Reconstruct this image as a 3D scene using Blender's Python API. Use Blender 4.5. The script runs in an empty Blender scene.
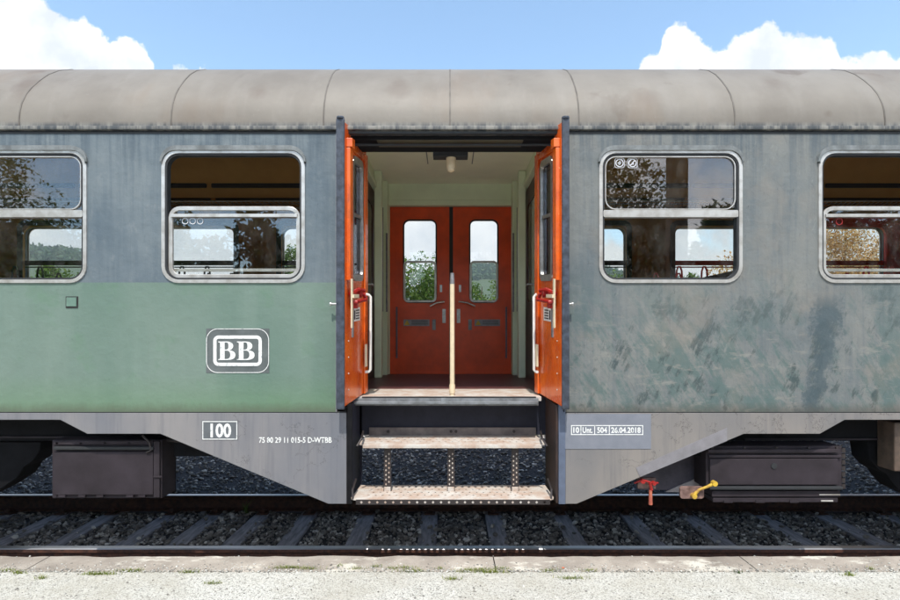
import bpy, bmesh, math, random
import numpy as np
from mathutils import Vector, Matrix, noise
from mathutils.geometry import tessellate_polygon

R = math.radians
random.seed(7); rng = np.random.default_rng(7)
SC = bpy.context.scene
COL = SC.collection

# ------------------------------------------------------------------ camera
FPX, CD, CH, HZ = 534.0, 3.95, 1.84, 334.0      # focal length in photo pixels, distance, eye height, horizon row
cd = bpy.data.cameras.new('camera'); cam = bpy.data.objects.new('camera', cd); COL.objects.link(cam)
cam.location = (0, -CD, CH); cam.rotation_euler = (R(90), 0, 0)
cd.sensor_width = 36; cd.lens = 36*FPX/900; cd.shift_y = (HZ-300)/900; cd.clip_end = 5000; cd.clip_start = .05
SC.camera = cam
# ------------------------------------------------------------------ light
SUN_EL = 61
SUN_POWER, SKY_POWER, EXPOSURE = 3.0, 0.15, 0.68
SC.view_settings.view_transform = 'Standard'; SC.view_settings.look = 'None'
SC.view_settings.gamma = 1; SC.view_settings.use_curve_mapping = False
SC.view_settings.exposure = EXPOSURE
SC.render.engine = 'CYCLES'
SC.cycles.max_bounces = 10; SC.cycles.transparent_max_bounces = 24; SC.cycles.diffuse_bounces = 5
sl = bpy.data.lights.new('sun', 'SUN'); so = bpy.data.objects.new('sun', sl); COL.objects.link(so)
sl.energy = SUN_POWER; sl.angle = R(.5); sl.color = (1, .955, .88)
so.rotation_euler = (R(90-SUN_EL), 0, R(-1)); so.location = (0, -10, 20)

W = bpy.data.worlds.new('World'); SC.world = W; W.use_nodes = True
nt = W.node_tree; nt.nodes.clear()
def nd(nt, t, **kw):
    n = nt.nodes.new(t)
    for k, v in kw.items():
        if k.startswith('i_'):
            k = k[2:]
            n.inputs[int(k) if k.isdigit() else k.replace('_', ' ')].default_value = v
        else: setattr(n, k, v)
    return n
def lk(nt, a, b): nt.links.new(a, b)
def mth(nt, op, a, b=None, clamp=False):
    n = nt.nodes.new('ShaderNodeMath'); n.operation = op; n.use_clamp = clamp
    for i, v in enumerate((a, b)):
        if v is None: continue
        if isinstance(v, (int, float)): n.inputs[i].default_value = v
        else: nt.links.new(v, n.inputs[i])
    return n.outputs[0]
sky = nd(nt, 'ShaderNodeTexSky', sky_type='NISHITA', sun_disc=False, sun_elevation=R(SUN_EL), sun_rotation=R(180), air_density=1.0, dust_density=.6, ozone_density=1.6)
tc = nd(nt, 'ShaderNodeTexCoord'); sx = nd(nt, 'ShaderNodeSeparateXYZ'); lk(nt, tc.outputs['Generated'], sx.inputs[0])
yy = mth(nt, 'MAXIMUM', mth(nt, 'ABSOLUTE', sx.outputs[1]), .02)
u = mth(nt, 'DIVIDE', sx.outputs[0], yy); v = mth(nt, 'DIVIDE', sx.outputs[2], yy)
# heights of the cumulus bank along the horizon (direction space)
hp = [(-200,-30),(0,-25),(30,-15),(45,-1),(60,12),(67,20),(75,18),(84,17),(95,25),(105,33),(112,38),(125,37),(138,40),(147,50),(153,62),(156,75),(166,90),(172,62),(180,62),(187,66),(194,90),(200,64),(210,65),(215,95),(300,150),(600,150),(640,64),(645,57),(651,49),(659,50),(662,38),(667,27),(674,20),(686,21),(696,33),(706,42),(718,51),(729,45),(733,36),(748,32),(757,26),(769,19),(776,22),(781,31),(800,36),(820,33),(832,37),(838,45),(842,56),(852,56),(866,56),(872,49),(882,48),(889,55),(900,56),(960,40),(1100,50)]
fc = nd(nt, 'ShaderNodeFloatCurve')
lk(nt, mth(nt, 'MULTIPLY_ADD', u, .4), fc.inputs['Value']); fc.inputs['Value'].links[0].from_node.inputs[2].default_value = .5
cv = fc.mapping.curves[0]
cv.points[0].location = (0, .5); cv.points[1].location = (1, .5)
for px, py in hp:
    cv.points.new(((px-450)/534*.4)+.5, (334-py)/534)
for p in cv.points: p.handle_type = 'VECTOR'
fc.mapping.update()
comb = nd(nt, 'ShaderNodeCombineXYZ'); lk(nt, u, comb.inputs[0]); lk(nt, v, comb.inputs[1]); lk(nt, sx.outputs[1], comb.inputs[2])
nz = nd(nt, 'ShaderNodeTexNoise', i_Scale=34.0, i_Detail=6.0, i_Roughness=.6); lk(nt, comb.outputs[0], nz.inputs['Vector'])
hn = mth(nt, 'ADD', fc.outputs[0], mth(nt, 'MULTIPLY', mth(nt, 'SUBTRACT', nz.outputs[0], .5), .05))
front = mth(nt, 'MULTIPLY', mth(nt, 'SUBTRACT', hn, v), 130, True)
front = mth(nt, 'MULTIPLY', front, mth(nt, 'GREATER_THAN', sx.outputs[1], 0.0))
# low cloud field seen through the windows and clouds behind the viewer
nb = nd(nt, 'ShaderNodeTexNoise', i_Scale=2.9, i_Detail=8.0, i_Roughness=.58); lk(nt, tc.outputs['Generated'], nb.inputs['Vector'])
gen = mth(nt, 'MULTIPLY', mth(nt, 'SUBTRACT', nb.outputs[0], .48), 9, True)
gen = mth(nt, 'MULTIPLY', gen, mth(nt, 'LESS_THAN', sx.outputs[1], 0.0))
hole = nd(nt, 'ShaderNodeTexNoise', i_Scale=6.5, i_Detail=6.0, i_Roughness=.55); lk(nt, comb.outputs[0], hole.inputs['Vector'])
hl = mth(nt, 'MULTIPLY', mth(nt, 'SUBTRACT', hole.outputs[0], .49), 9, True)
hl = mth(nt, 'MULTIPLY', hl, mth(nt, 'MULTIPLY', mth(nt, 'LESS_THAN', v, .42), mth(nt, 'MULTIPLY', mth(nt, 'ADD', u, .02), 6, True)))
front = mth(nt, 'MULTIPLY', front, mth(nt, 'SUBTRACT', 1.0, mth(nt, 'MULTIPLY', hl, .85)))
mask = mth(nt, 'MAXIMUM', front, gen, True)
cn = nd(nt, 'ShaderNodeTexNoise', i_Scale=9.0, i_Detail=7.0, i_Roughness=.6); lk(nt, comb.outputs[0], cn.inputs['Vector'])
cr = nd(nt, 'ShaderNodeValToRGB'); lk(nt, cn.outputs[0], cr.inputs[0])
cr.color_ramp.elements[0].position = .35; cr.color_ramp.elements[0].color = (3.8, 4.05, 4.35, 1)
cr.color_ramp.elements[1].position = .6; cr.color_ramp.elements[1].color = (5.1, 5.15, 5.2, 1)
# the blue part reads a little stronger than the model's zenith sky
gain = nd(nt, 'ShaderNodeMixRGB', blend_type='MULTIPLY', i_0=1.0, i_2=(1.28, 1.36, 1.27, 1)); lk(nt, sky.outputs[0], gain.inputs[1])
mixs = nd(nt, 'ShaderNodeMixRGB'); lk(nt, mask, mixs.inputs[0]); lk(nt, gain.outputs[0], mixs.inputs[1]); bk = nd(nt, 'ShaderNodeMixRGB', i_2=(9.2, 9.2, 9.2, 1)); lk(nt, mth(nt, 'LESS_THAN', sx.outputs[1], 0.0), bk.inputs[0]); lk(nt, cr.outputs[0], bk.inputs[1]); lk(nt, bk.outputs[0], mixs.inputs[2])  # clouds behind the viewer brightened to light the coach side and vestibule
bg = nd(nt, 'ShaderNodeBackground', i_Strength=SKY_POWER); lk(nt, mixs.outputs[0], bg.inputs[0])
wo = nd(nt, 'ShaderNodeOutputWorld'); lk(nt, bg.outputs[0], wo.inputs[0])

# ------------------------------------------------------------------ helpers: placing
def X(px, y=0.0): return (px-450)*(CD+y)/FPX
def Z(py, y=0.0): return CH+(HZ-py)*(CD+y)/FPX
def tag(o, label=None, cat=None, group=None, kind=None):
    if label: o['label'] = label
    if cat: o['category'] = cat
    if group: o['group'] = group
    if kind: o['kind'] = kind
    return o
def srgb(r, g, b):
    f = lambda c: (c/255/12.92 if c/255 <= .04045 else ((c/255+.055)/1.055)**2.4)
    return (f(r), f(g), f(b), 1)
def adopt(o, parent):
    o.parent = parent
    T = Matrix.Translation(parent['org']) if 'org' in parent.keys() else Matrix.Translation(parent.location)
    o.matrix_parent_inverse = Matrix.Translation(parent.location if parent.parent is None else (0, 0, 0)).inverted() if parent.parent is None else Matrix.Identity(4)
def mk(name, verts, faces, mat, parent=None, loc=None, smooth=False, bevel=0, mi=None):
    me = bpy.data.meshes.new(name); me.from_pydata(verts, [], faces)
    mats = mat if isinstance(mat, (list, tuple)) else [mat]
    for m in mats: me.materials.append(m)
    if mi is not None: me.polygons.foreach_set('material_index', mi)
    bm = bmesh.new(); bm.from_mesh(me); bmesh.ops.recalc_face_normals(bm, faces=bm.faces); bm.to_mesh(me); bm.free()
    if smooth:
        me.polygons.foreach_set('use_smooth', [True]*len(me.polygons))
        me.set_sharp_from_angle(angle=R(40))
    o = bpy.data.objects.new(name, me); COL.objects.link(o)
    if loc: o.location = loc
    if parent: adopt(o, parent)
    if bevel:
        b = o.modifiers.new('bevel', 'BEVEL'); b.width = bevel; b.segments = 2; b.limit_method = 'ANGLE'; b.angle_limit = R(40)
    return o
class MB:
    """collects shapes into one mesh"""
    def __init__(s): s.v = []; s.f = []; s.m = []; s.cm = 0
    def add(s, v, f):
        n = len(s.v); s.v += [tuple(p) for p in v]; s.f += [tuple(i+n for i in q) for q in f]; s.m += [s.cm]*len(f); return s
    def box(s, x0, x1, y0, y1, z0, z1):
        return s.add([(x0,y0,z0),(x1,y0,z0),(x1,y1,z0),(x0,y1,z0),(x0,y0,z1),(x1,y0,z1),(x1,y1,z1),(x0,y1,z1)],
                     [(0,3,2,1),(4,5,6,7),(0,1,5,4),(1,2,6,5),(2,3,7,6),(3,0,4,7)])
    def plate(s, outer, holes, y0, y1, fn=None):
        loops = [outer]+list(holes)
        tri = tessellate_polygon([[Vector((p[0], p[1], 0)) for p in l] for l in loops])
        pts = [p for l in loops for p in l]; n = len(pts)
        v = [(p[0], y0, p[1]) for p in pts]+[(p[0], y1, p[1]) for p in pts]
        f = [tuple(t) for t in tri]+[(t[2]+n, t[1]+n, t[0]+n) for t in tri]
        k = 0
        for l in loops:
            m = len(l)
            for i in range(m): a, b = k+i, k+(i+1) % m; f.append((a, b, b+n, a+n))
            k += m
        if fn: v = [fn(*p) for p in v]
        return s.add(v, f)
    def tube(s, pts, r, seg=10, closed=False):
        P = [Vector(p) for p in pts]; n = len(P); rs = r if isinstance(r, (list, tuple)) else [r]*n
        v = []; f = []; up = None
        for i in range(n):
            a = P[(i-1) % n] if (closed or i > 0) else P[i]; b = P[(i+1) % n] if (closed or i < n-1) else P[i]
            d = (b-a).normalized()
            if up is None: up = d.orthogonal().normalized()
            up = (up-d*up.dot(d)).normalized(); w = d.cross(up)
            for k in range(seg):
                t = 2*math.pi*k/seg; v.append(P[i]+(up*math.cos(t)+w*math.sin(t))*rs[i])
        for i in range(n if closed else n-1):
            for k in range(seg):
                a = i*seg+k; b = i*seg+(k+1) % seg; c = ((i+1) % n)*seg
                f.append((a, b, c+(k+1) % seg, c+k))
        if not closed: f += [tuple(range(seg))[::-1], tuple(range((n-1)*seg, n*seg))]
        return s.add(v, f)
    def cyl(s, c, axis, r, h, seg=20, r2=None):
        c = Vector(c); a = Vector(axis).normalized()*h/2
        return s.tube([c-a, c+a], [r, r if r2 is None else r2], seg)
    def build(s, name, mat, parent=None, loc=None, smooth=False, bevel=0):
        return mk(name, s.v, s.f, mat, parent, loc, smooth, bevel, s.m if isinstance(mat, (list, tuple)) else None)
def rrect(x0, x1, z0, z1, r, seg=6, r_top=None):
    rt = r if r_top is None else r_top; o = []
    for cx, cz, a, q in ((x1-r, z0+r, -90, r), (x1-rt, z1-rt, 0, rt), (x0+rt, z1-rt, 90, rt), (x0+r, z0+r, 180, r)):
        for k in range(seg+1):
            t = R(a+90*k/seg); o.append((cx+q*math.cos(t), cz+q*math.sin(t)))
    return o
def ring(mb, x0, x1, z0, z1, r, w, y0, y1, seg=6):
    return mb.plate(rrect(x0, x1, z0, z1, r, seg), [rrect(x0+w, x1-w, z0+w, z1-w, max(r-w, .004), seg)], y0, y1)

# ------------------------------------------------------------------ materials
def new_mat(name):
    m = bpy.data.materials.new(name); m.use_nodes = True
    nt = m.node_tree; b = nt.nodes['Principled BSDF']; return m, nt, b
def noise_n(nt, scale, detail=4, rough=.55, stretch=(1, 1, 1), off=(0, 0, 0), vec=None):
    g = nt.nodes.new('ShaderNodeNewGeometry'); mp = nt.nodes.new('ShaderNodeMapping')
    mp.inputs['Scale'].default_value = stretch; mp.inputs['Location'].default_value = off
    lk(nt, g.outputs['Position'] if vec is None else vec, mp.inputs['Vector'])
    n = nd(nt, 'ShaderNodeTexNoise', i_Scale=scale, i_Detail=detail, i_Roughness=rough); lk(nt, mp.outputs[0], n.inputs['Vector'])
    return n.outputs[0]
def ramp(nt, fac, p0, p1, c0=(0, 0, 0, 1), c1=(1, 1, 1, 1)):
    r = nt.nodes.new('ShaderNodeValToRGB'); e = r.color_ramp.elements
    e[0].position, e[0].color, e[1].position, e[1].color = p0, c0, p1, c1
    lk(nt, fac, r.inputs[0]); return r.outputs[0]
def mix(nt, fac, a, b, op='MIX'):
    n = nt.nodes.new('ShaderNodeMixRGB'); n.blend_type = op
    for i, q in ((0, fac), (1, a), (2, b)):
        if isinstance(q, (int, float)): n.inputs[i].default_value = q
        elif isinstance(q, tuple): n.inputs[i].default_value = q
        else: lk(nt, q, n.inputs[i])
    return n.outputs[0]
def bumpn(nt, b, h, strength=.3, dist=.01):
    bp = nd(nt, 'ShaderNodeBump', i_Strength=strength, i_Distance=dist); lk(nt, h, bp.inputs['Height']); lk(nt, bp.outputs[0], b.inputs['Normal'])
def pos(nt):
    g = nt.nodes.new('ShaderNodeNewGeometry'); s = nt.nodes.new('ShaderNodeSeparateXYZ'); lk(nt, g.outputs['Position'], s.inputs[0]); return s.outputs
def simple(name, c, rough=.5, metal=0, var=.25, scale=12, bump=.05, c2=None, lo=.35, hi=.65, stretch=(1, 1, 1), spec=.5):
    m, nt, b = new_mat(name)
    c2 = c2 or tuple(x*(1-var) for x in c[:3])+(1,)
    lk(nt, ramp(nt, noise_n(nt, scale, 6, .6, stretch), lo, hi, c2, c), b.inputs['Base Color'])
    b.inputs['Roughness'].default_value = rough; b.inputs['Metallic'].default_value = metal
    b.inputs['Specular IOR Level'].default_value = spec
    if bump: bumpn(nt, b, noise_n(nt, scale*4, 5), bump, .01)
    return m
M = {}
M['alu'] = simple('aluminium', (.60, .58, .55, 1), .3, .45, .35, 9, .04, c2=(.43, .40, .36, 1), lo=.36, hi=.56)
M['alu_dark'] = simple('dull_metal', (.30, .30, .31, 1), .5, .4, .4, 20)
M['rubber'] = simple('rubber', (.025, .027, .03, 1), .7)
M['rubber_edge'] = simple('edge_rubber', (.060, .072, .10, 1), .5, var=.6, scale=25)
M['black'] = simple('underframe_black', (.010, .010, .012, 1), .85, var=.4, spec=.15)
M['box'] = simple('box_brown', srgb(54, 47, 53), .75, spec=.3, c2=srgb(40, 34, 38), scale=5)
M['brown'] = simple('interior_brown', srgb(198, 142, 74), .6, c2=srgb(160, 110, 54), scale=4)
M['ceil_in'] = simple('interior_ceiling', srgb(226, 176, 104), .7, c2=srgb(214, 162, 92), scale=3)
M['trim'] = simple('interior_dark_trim', (.035, .038, .035, 1), .5)
M['red_reflect'] = simple('painted_red_reflection', srgb(238, 52, 44), .4, c2=srgb(222, 46, 40), scale=5)  # red reflection of the right-hand glass, painted onto the bay behind it
M['seat'] = simple('seat_leather', (.045, .03, .03, 1), .6)
M['vgreen'] = simple('vestibule_green', srgb(230, 240, 208), .4, var=.10, scale=4, bump=.02)
M['vceil'] = simple('vestibule_ceiling', srgb(250, 246, 224), .4, var=.08, scale=3, bump=.02)
M['vfloor'] = simple('vestibule_floor', srgb(96, 56, 54), .45, var=.4, scale=10)
M['rdoor'] = simple('door_red', srgb(238, 84, 28), .38, var=.25, scale=5, bump=.03)
M['darkred'] = simple('dark_red', srgb(70, 18, 14), .4)
M['cream'] = simple('cream_tube', srgb(225, 208, 176), .35, var=.15, scale=20)
M['white'] = simple('white_paint', (.80, .79, .75, 1), .4, var=.12, scale=30, bump=0)
M['chrome'] = simple('worn_chrome', (.55, .54, .52, 1), .3, .85, .3, 30)
M['navy'] = simple('riser_navy', (.026, .028, .045, 1), .6, var=.3, spec=.25)
M['red'] = simple('signal_red', srgb(172, 30, 26), .45, var=.45, scale=30)
M['yellow'] = simple('yellow_paint', srgb(214, 178, 52), .45, var=.2, scale=18, c2=srgb(158, 120, 60))
M['rustpink'] = simple('pinkish_metal', srgb(140, 112, 104), .7, c2=srgb(84, 62, 56), scale=22)
M['rail'] = simple('rail_rust', srgb(95, 60, 45), .8, c2=srgb(55, 36, 30), scale=25, bump=.2)
M['railtop'] = simple('rail_polished', (.42, .43, .46, 1), .38, .85, .2, 40, 0, stretch=(.1, 1, 1))
M['sleeper'] = simple('sleeper_wood', srgb(158, 153, 158), .85, c2=srgb(108, 104, 110), scale=30, bump=.4, stretch=(1, .15, 1))
M['sticker'] = simple('sticker_grey', srgb(150, 150, 155), .5, scale=20)
M['amber'] = simple('warning_yellow', srgb(215, 175, 30), .5)
M['bark'] = simple('bark', (.09, .065, .045, 1), .9, bump=.5)
M['bolt'] = simple('bolt_dark', (.06, .05, .05, 1), .5, .5)

def m_orange():
    m, nt, b = new_mat('door_orange')
    base = ramp(nt, noise_n(nt, 5, 4), .35, .65, srgb(206, 80, 20), srgb(228, 106, 32))
    dirt = ramp(nt, noise_n(nt, 9, 8, .75, (1, 1, .4)), .52, .68)
    c = mix(nt, mth(nt, 'MULTIPLY', dirt, .55), base, srgb(120, 45, 20))
    chip = ramp(nt, noise_n(nt, 32, 7, .7, (1, 1, .5)), .66, .68)
    c = mix(nt, mth(nt, 'MULTIPLY', chip, .7), c, srgb(235, 170, 110))
    lk(nt, c, b.inputs['Base Color']); lk(nt, ramp(nt, dirt, 0, 1, (.26, .26, .26, 1), (.6, .6, .6, 1)), b.inputs['Roughness'])
    b.inputs['Coat Weight'].default_value = .3; bumpn(nt, b, noise_n(nt, 14, 3), .12, .01); return m
M['orange'] = m_orange()

def streaks(nt, off=(0, 0, 0)):
    a = noise_n(nt, 30, 5, .6, (1, 1, .045), off); b = noise_n(nt, 7, 5, .6, (1, 1, .10), off)
    return mix(nt, .5, a, b)
ZBV = Z(412.0)
def m_side(left):
    m, nt, b = new_mat('coach_side_left' if left else 'coach_side_right')
    p = pos(nt)
    st = streaks(nt, (3 if left else 9, 0, 0)); bl = noise_n(nt, 1.6, 6, .6, (1, 1, .8), (0, 0, 4)); fine = noise_n(nt, 13, 10, .72, (1, 1, .6))
    grey = ramp(nt, bl, .33, .66, srgb(108, 122, 132), srgb(136, 146, 150)) if left else ramp(nt, bl, .33, .66, srgb(120, 128, 132), srgb(150, 150, 146))
    grey = mix(nt, ramp(nt, st, .47, .62), grey, mix(nt, .4, grey, srgb(88, 104, 116)))
    grey = mix(nt, mth(nt, 'MULTIPLY', ramp(nt, fine, .54, .72), .4), grey, srgb(158, 162, 162))
    grey = mix(nt, mth(nt, 'MULTIPLY', ramp(nt, fine, .30, .42, (1, 1, 1, 1), (0, 0, 0, 1)), .35), grey, srgb(84, 94, 100))
    if left:
        g = ramp(nt, noise_n(nt, 1.1, 4, .5, (1, 1, .35), (5, 0, 0)), .35, .65, srgb(110, 138, 124), srgb(134, 154, 142))
        g = mix(nt, mth(nt, 'MULTIPLY', ramp(nt, noise_n(nt, 5, 5, .5, (1, 1, .12)), .50, .64), .16), g, srgb(158, 176, 164))
        g = mix(nt, mth(nt, 'MULTIPLY', ramp(nt, noise_n(nt, 3.5, 7, .65), .55, .68), .4), g, srgb(112, 150, 118))
        # worn greener band near the sill
        low = mth(nt, 'MULTIPLY', mth(nt, 'SUBTRACT', 1.55, p[2]), 4.0, True)
        g = mix(nt, mth(nt, 'MULTIPLY', low, .55), g, srgb(116, 152, 112))
        g = mix(nt, mth(nt, 'MULTIPLY', ramp(nt, noise_n(nt, 60, 3), .69, .72), .5), g, srgb(70, 95, 82))
        edge = mth(nt, 'MULTIPLY', mth(nt, 'SUBTRACT', noise_n(nt, 9, 3), .5), .006)
        f = mth(nt, 'LESS_THAN', p[2], mth(nt, 'ADD', edge, Z(282.5)))
        c = mix(nt, f, grey, g)
    else:
        # brushed-over graffiti and old green showing through on the lower half
        low = mth(nt, 'MULTIPLY', mth(nt, 'SUBTRACT', 2.62, mth(nt, 'ADD', p[2], mth(nt, 'MULTIPLY', noise_n(nt, 2, 3), .5))), 1.6, True)
        g0 = nt.nodes.new('ShaderNodeNewGeometry'); mp = nt.nodes.new('ShaderNodeMapping'); mp.inputs['Rotation'].default_value = (0, R(32), 0); lk(nt, g0.outputs['Position'], mp.inputs['Vector'])
        mp2 = nt.nodes.new('ShaderNodeMapping'); mp2.inputs['Rotation'].default_value = (0, R(-24), 0); lk(nt, g0.outputs['Position'], mp2.inputs['Vector'])
        sc1 = noise_n(nt, 16, 8, .7, (1, 1, .22), (0, 0, 0), mp.outputs[0]); sc2 = noise_n(nt, 14, 8, .7, (1, 1, .25), (5, 0, 0), mp2.outputs[0])
        big = noise_n(nt, 1.5, 9, .72, (1, 1, 1), (2.2, 0, 6))
        pat = ramp(nt, mth(nt, 'ADD', mth(nt, 'MULTIPLY', big, .62), mth(nt, 'MULTIPLY', sc1, .38)), .475, .535)
        c = mix(nt, mth(nt, 'MULTIPLY', pat, mth(nt, 'MULTIPLY', low, .78)), grey, srgb(94, 118, 117))
        dk = ramp(nt, mth(nt, 'ADD', mth(nt, 'MULTIPLY', noise_n(nt, 2.4, 8, .7, (1, 1, 1), (7, 0, 2)), .55), mth(nt, 'MULTIPLY', sc2, .45)), .53, .575)
        c = mix(nt, mth(nt, 'MULTIPLY', dk, mth(nt, 'MULTIPLY', low, .8)), c, srgb(68, 84, 86))
        tiny = noise_n(nt, 55, 6, .75, (1, 1, .25), (0, 3, 0), mp2.outputs[0])
        c = mix(nt, mth(nt, 'MULTIPLY', ramp(nt, tiny, .62, .66), .55), c, srgb(58, 68, 72))
        lt = ramp(nt, sc2, .60, .66)
        c = mix(nt, mth(nt, 'MULTIPLY', lt, .45), c, srgb(164, 166, 162))
        lt2 = ramp(nt, sc1, .345, .39, (1, 1, 1, 1), (0, 0, 0, 1))
        c = mix(nt, mth(nt, 'MULTIPLY', lt2, .4), c, srgb(96, 102, 104))
        rub = ramp(nt, noise_n(nt, 6, 8, .75, (.5, 1, 1.6), (8, 2, 1)), .56, .62)
        c = mix(nt, mth(nt, 'MULTIPLY', rub, mth(nt, 'MULTIPLY', low, .6)), c, srgb(160, 158, 152))
        warm = ramp(nt, noise_n(nt, 2.0, 5, .6, (1, 1, 1), (1, 7, 3)), .52, .66)
        c = mix(nt, mth(nt, 'MULTIPLY', warm, .4), c, srgb(158, 146, 134))
        # one dark blue-grey overpainted column
        wob = mth(nt, 'ADD', mth(nt, 'MULTIPLY', mth(nt, 'SUBTRACT', noise_n(nt, 4, 9, .8), .5), .75), mth(nt, 'MULTIPLY', mth(nt, 'SUBTRACT', 1.75, p[2], True), .3))
        dx = mth(nt, 'ABSOLUTE', mth(nt, 'SUBTRACT', mth(nt, 'ADD', p[0], wob), X(828)))
        colm = mth(nt, 'MULTIPLY', mth(nt, 'SUBTRACT', .12, dx), 14, True)
        zz = mth(nt, 'MULTIPLY', mth(nt, 'SUBTRACT', Z(292), p[2]), 8, True)
        c = mix(nt, mth(nt, 'MULTIPLY', mth(nt, 'MULTIPLY', colm, zz), .8), c, srgb(82, 98, 106))
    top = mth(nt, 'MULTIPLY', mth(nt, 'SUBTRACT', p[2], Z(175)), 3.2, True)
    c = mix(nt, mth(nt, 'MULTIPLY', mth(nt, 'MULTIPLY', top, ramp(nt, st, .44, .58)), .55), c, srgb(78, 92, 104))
    gr = mth(nt, 'MULTIPLY', mth(nt, 'SUBTRACT', ZBV+.03, mth(nt, 'SUBTRACT', p[2], mth(nt, 'MULTIPLY', noise_n(nt, 12, 8, .75, (1, 1, .3), (6, 6, 6)), .09))), 16, True)
    c = mix(nt, mth(nt, 'MULTIPLY', gr, .5), c, srgb(92, 84, 72))
    chips = ramp(nt, noise_n(nt, 30, 7, .68, (1, 1, .6), (2, 2, 2)), .665, .69)
    c = mix(nt, mth(nt, 'MULTIPLY', chips, .7), c, srgb(66, 74, 80))
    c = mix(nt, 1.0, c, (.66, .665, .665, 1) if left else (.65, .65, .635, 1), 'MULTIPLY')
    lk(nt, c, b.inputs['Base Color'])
    b.inputs['Roughness'].default_value = .5; b.inputs['Specular IOR Level'].default_value = .4
    lk(nt, ramp(nt, bl, .3, .7, (.42, .42, .42, 1), (.62, .62, .62, 1)), b.inputs['Roughness'])
    h = mix(nt, .8, noise_n(nt, 1.2, 2), noise_n(nt, 10, 4)); bumpn(nt, b, h, .34, .024); return m
M['side_l'] = m_side(True); M['side_r'] = m_side(False)

def m_roof():
    m, nt, b = new_mat('roof_paint'); p = pos(nt)
    c = ramp(nt, noise_n(nt, 1.4, 5, .6), .35, .65, srgb(134, 128, 120), srgb(154, 149, 141))
    c = mix(nt, mth(nt, 'MULTIPLY', ramp(nt, noise_n(nt, .9, 4, .6, (1, .4, .4), (9, 1, 2)), .53, .66), .7), c, srgb(146, 130, 114))
    c = mix(nt, mth(nt, 'MULTIPLY', ramp(nt, noise_n(nt, 2.6, 4, .5, (1, 1, 1), (4, 4, 1)), .64, .72), .65), c, srgb(116, 103, 92))
    c = mix(nt, mth(nt, 'MULTIPLY', ramp(nt, noise_n(nt, 5, 6, .6, (1, .3, .3)), .5, .7), .3), c, srgb(168, 165, 160))
    c = mix(nt, mth(nt, 'MULTIPLY', ramp(nt, noise_n(nt, 55, 3), .70, .73), .5), c, srgb(180, 176, 172))
    # soft dark stains where heaters and vents have sooted the skin
    for px, py, r, k in ((36, 88, .13, .6), (262, 97, .10, .5), (401, 95, .13, .45), (646, 103, .12, .4), (768, 86, .11, .4), (30, 100, .09, .4), (398, 86, .09, .35)):
        yy = .05+max(0, (112-py))*.008; x0, z0 = X(px, yy), Z(py, yy)
        d = mth(nt, 'SQRT', mth(nt, 'ADD', mth(nt, 'POWER', mth(nt, 'SUBTRACT', p[0], x0), 2), mth(nt, 'POWER', mth(nt, 'SUBTRACT', p[2], z0), 2)))
        d = mth(nt, 'ADD', d, mth(nt, 'MULTIPLY', mth(nt, 'SUBTRACT', noise_n(nt, 8, 4), .5), .12))
        c = mix(nt, mth(nt, 'MULTIPLY', mth(nt, 'MULTIPLY', mth(nt, 'SUBTRACT', r, d), 12, True), k), c, srgb(116, 102, 92))
    # streaked gutter zone
    low = mth(nt, 'MULTIPLY', mth(nt, 'SUBTRACT', Z(121), p[2]), 30, True)
    s = ramp(nt, streaks(nt), .44, .58, srgb(66, 76, 86), srgb(160, 160, 156))
    c = mix(nt, mth(nt, 'MULTIPLY', low, .85), c, s)
    c = mix(nt, 1.0, c, (.645, .62, .59, 1), 'MULTIPLY')
    lk(nt, c, b.inputs['Base Color']); b.inputs['Roughness'].default_value = .6
    bumpn(nt, b, mix(nt, .6, noise_n(nt, 1.5, 2), noise_n(nt, 20, 4)), .2, .012); return m
M['roof'] = m_roof()
def m_skirt():
    m, nt, b = new_mat('skirt_paint'); p = pos(nt)
    c = ramp(nt, noise_n(nt, 1.3, 5, .6, (1, 1, .5)), .35, .65, srgb(128, 132, 142), srgb(158, 156, 158))
    st = ramp(nt, streaks(nt), .50, .62)
    c = mix(nt, mth(nt, 'MULTIPLY', st, .35), c, srgb(106, 110, 122))
    nn = noise_n(nt, 2.6, 7, .62); crack = mth(nt, 'ABSOLUTE', mth(nt, 'SUBTRACT', nn, .5))
    cr_ = mth(nt, 'MULTIPLY', mth(nt, 'SUBTRACT', .0034, crack), 500, True)
    cr_ = mth(nt, 'MULTIPLY', cr_, ramp(nt, noise_n(nt, 1.2, 3, .5, (1, 1, 1), (3, 8, 1)), .535, .58))
    c = mix(nt, mth(nt, 'MULTIPLY', cr_, .7), c, srgb(78, 74, 76))
    c = mix(nt, mth(nt, 'MULTIPLY', ramp(nt, noise_n(nt, 26, 6, .7), .67, .70), .55), c, srgb(96, 90, 88))
    warm = mth(nt, 'MULTIPLY', mth(nt, 'SUBTRACT', p[0], .6), 3, True)
    c = mix(nt, 1.0, c, mix(nt, warm, (.68, .66, .64, 1), (.68, .63, .56, 1)), 'MULTIPLY')
    lk(nt, c, b.inputs['Base Color']); b.inputs['Roughness'].default_value = .55
    bumpn(nt, b, noise_n(nt, 9, 6), .15, .01); return m
M['skirt'] = m_skirt()
def m_tread():
    m, nt, b = new_mat('worn_step')
    c = ramp(nt, noise_n(nt, 9, 7, .7, (1, 1, 1)), .40, .60, srgb(176, 154, 138), srgb(194, 188, 180))
    c = mix(nt, mth(nt, 'MULTIPLY', ramp(nt, noise_n(nt, 22, 6, .7, (.6, 1, 1)), .60, .68), .55), c, srgb(128, 104, 90))
    lk(nt, c, b.inputs['Base Color']); b.inputs['Roughness'].default_value = .65; bumpn(nt, b, noise_n(nt, 60, 4), .4, .004); return m
M['tread'] = m_tread()
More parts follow.
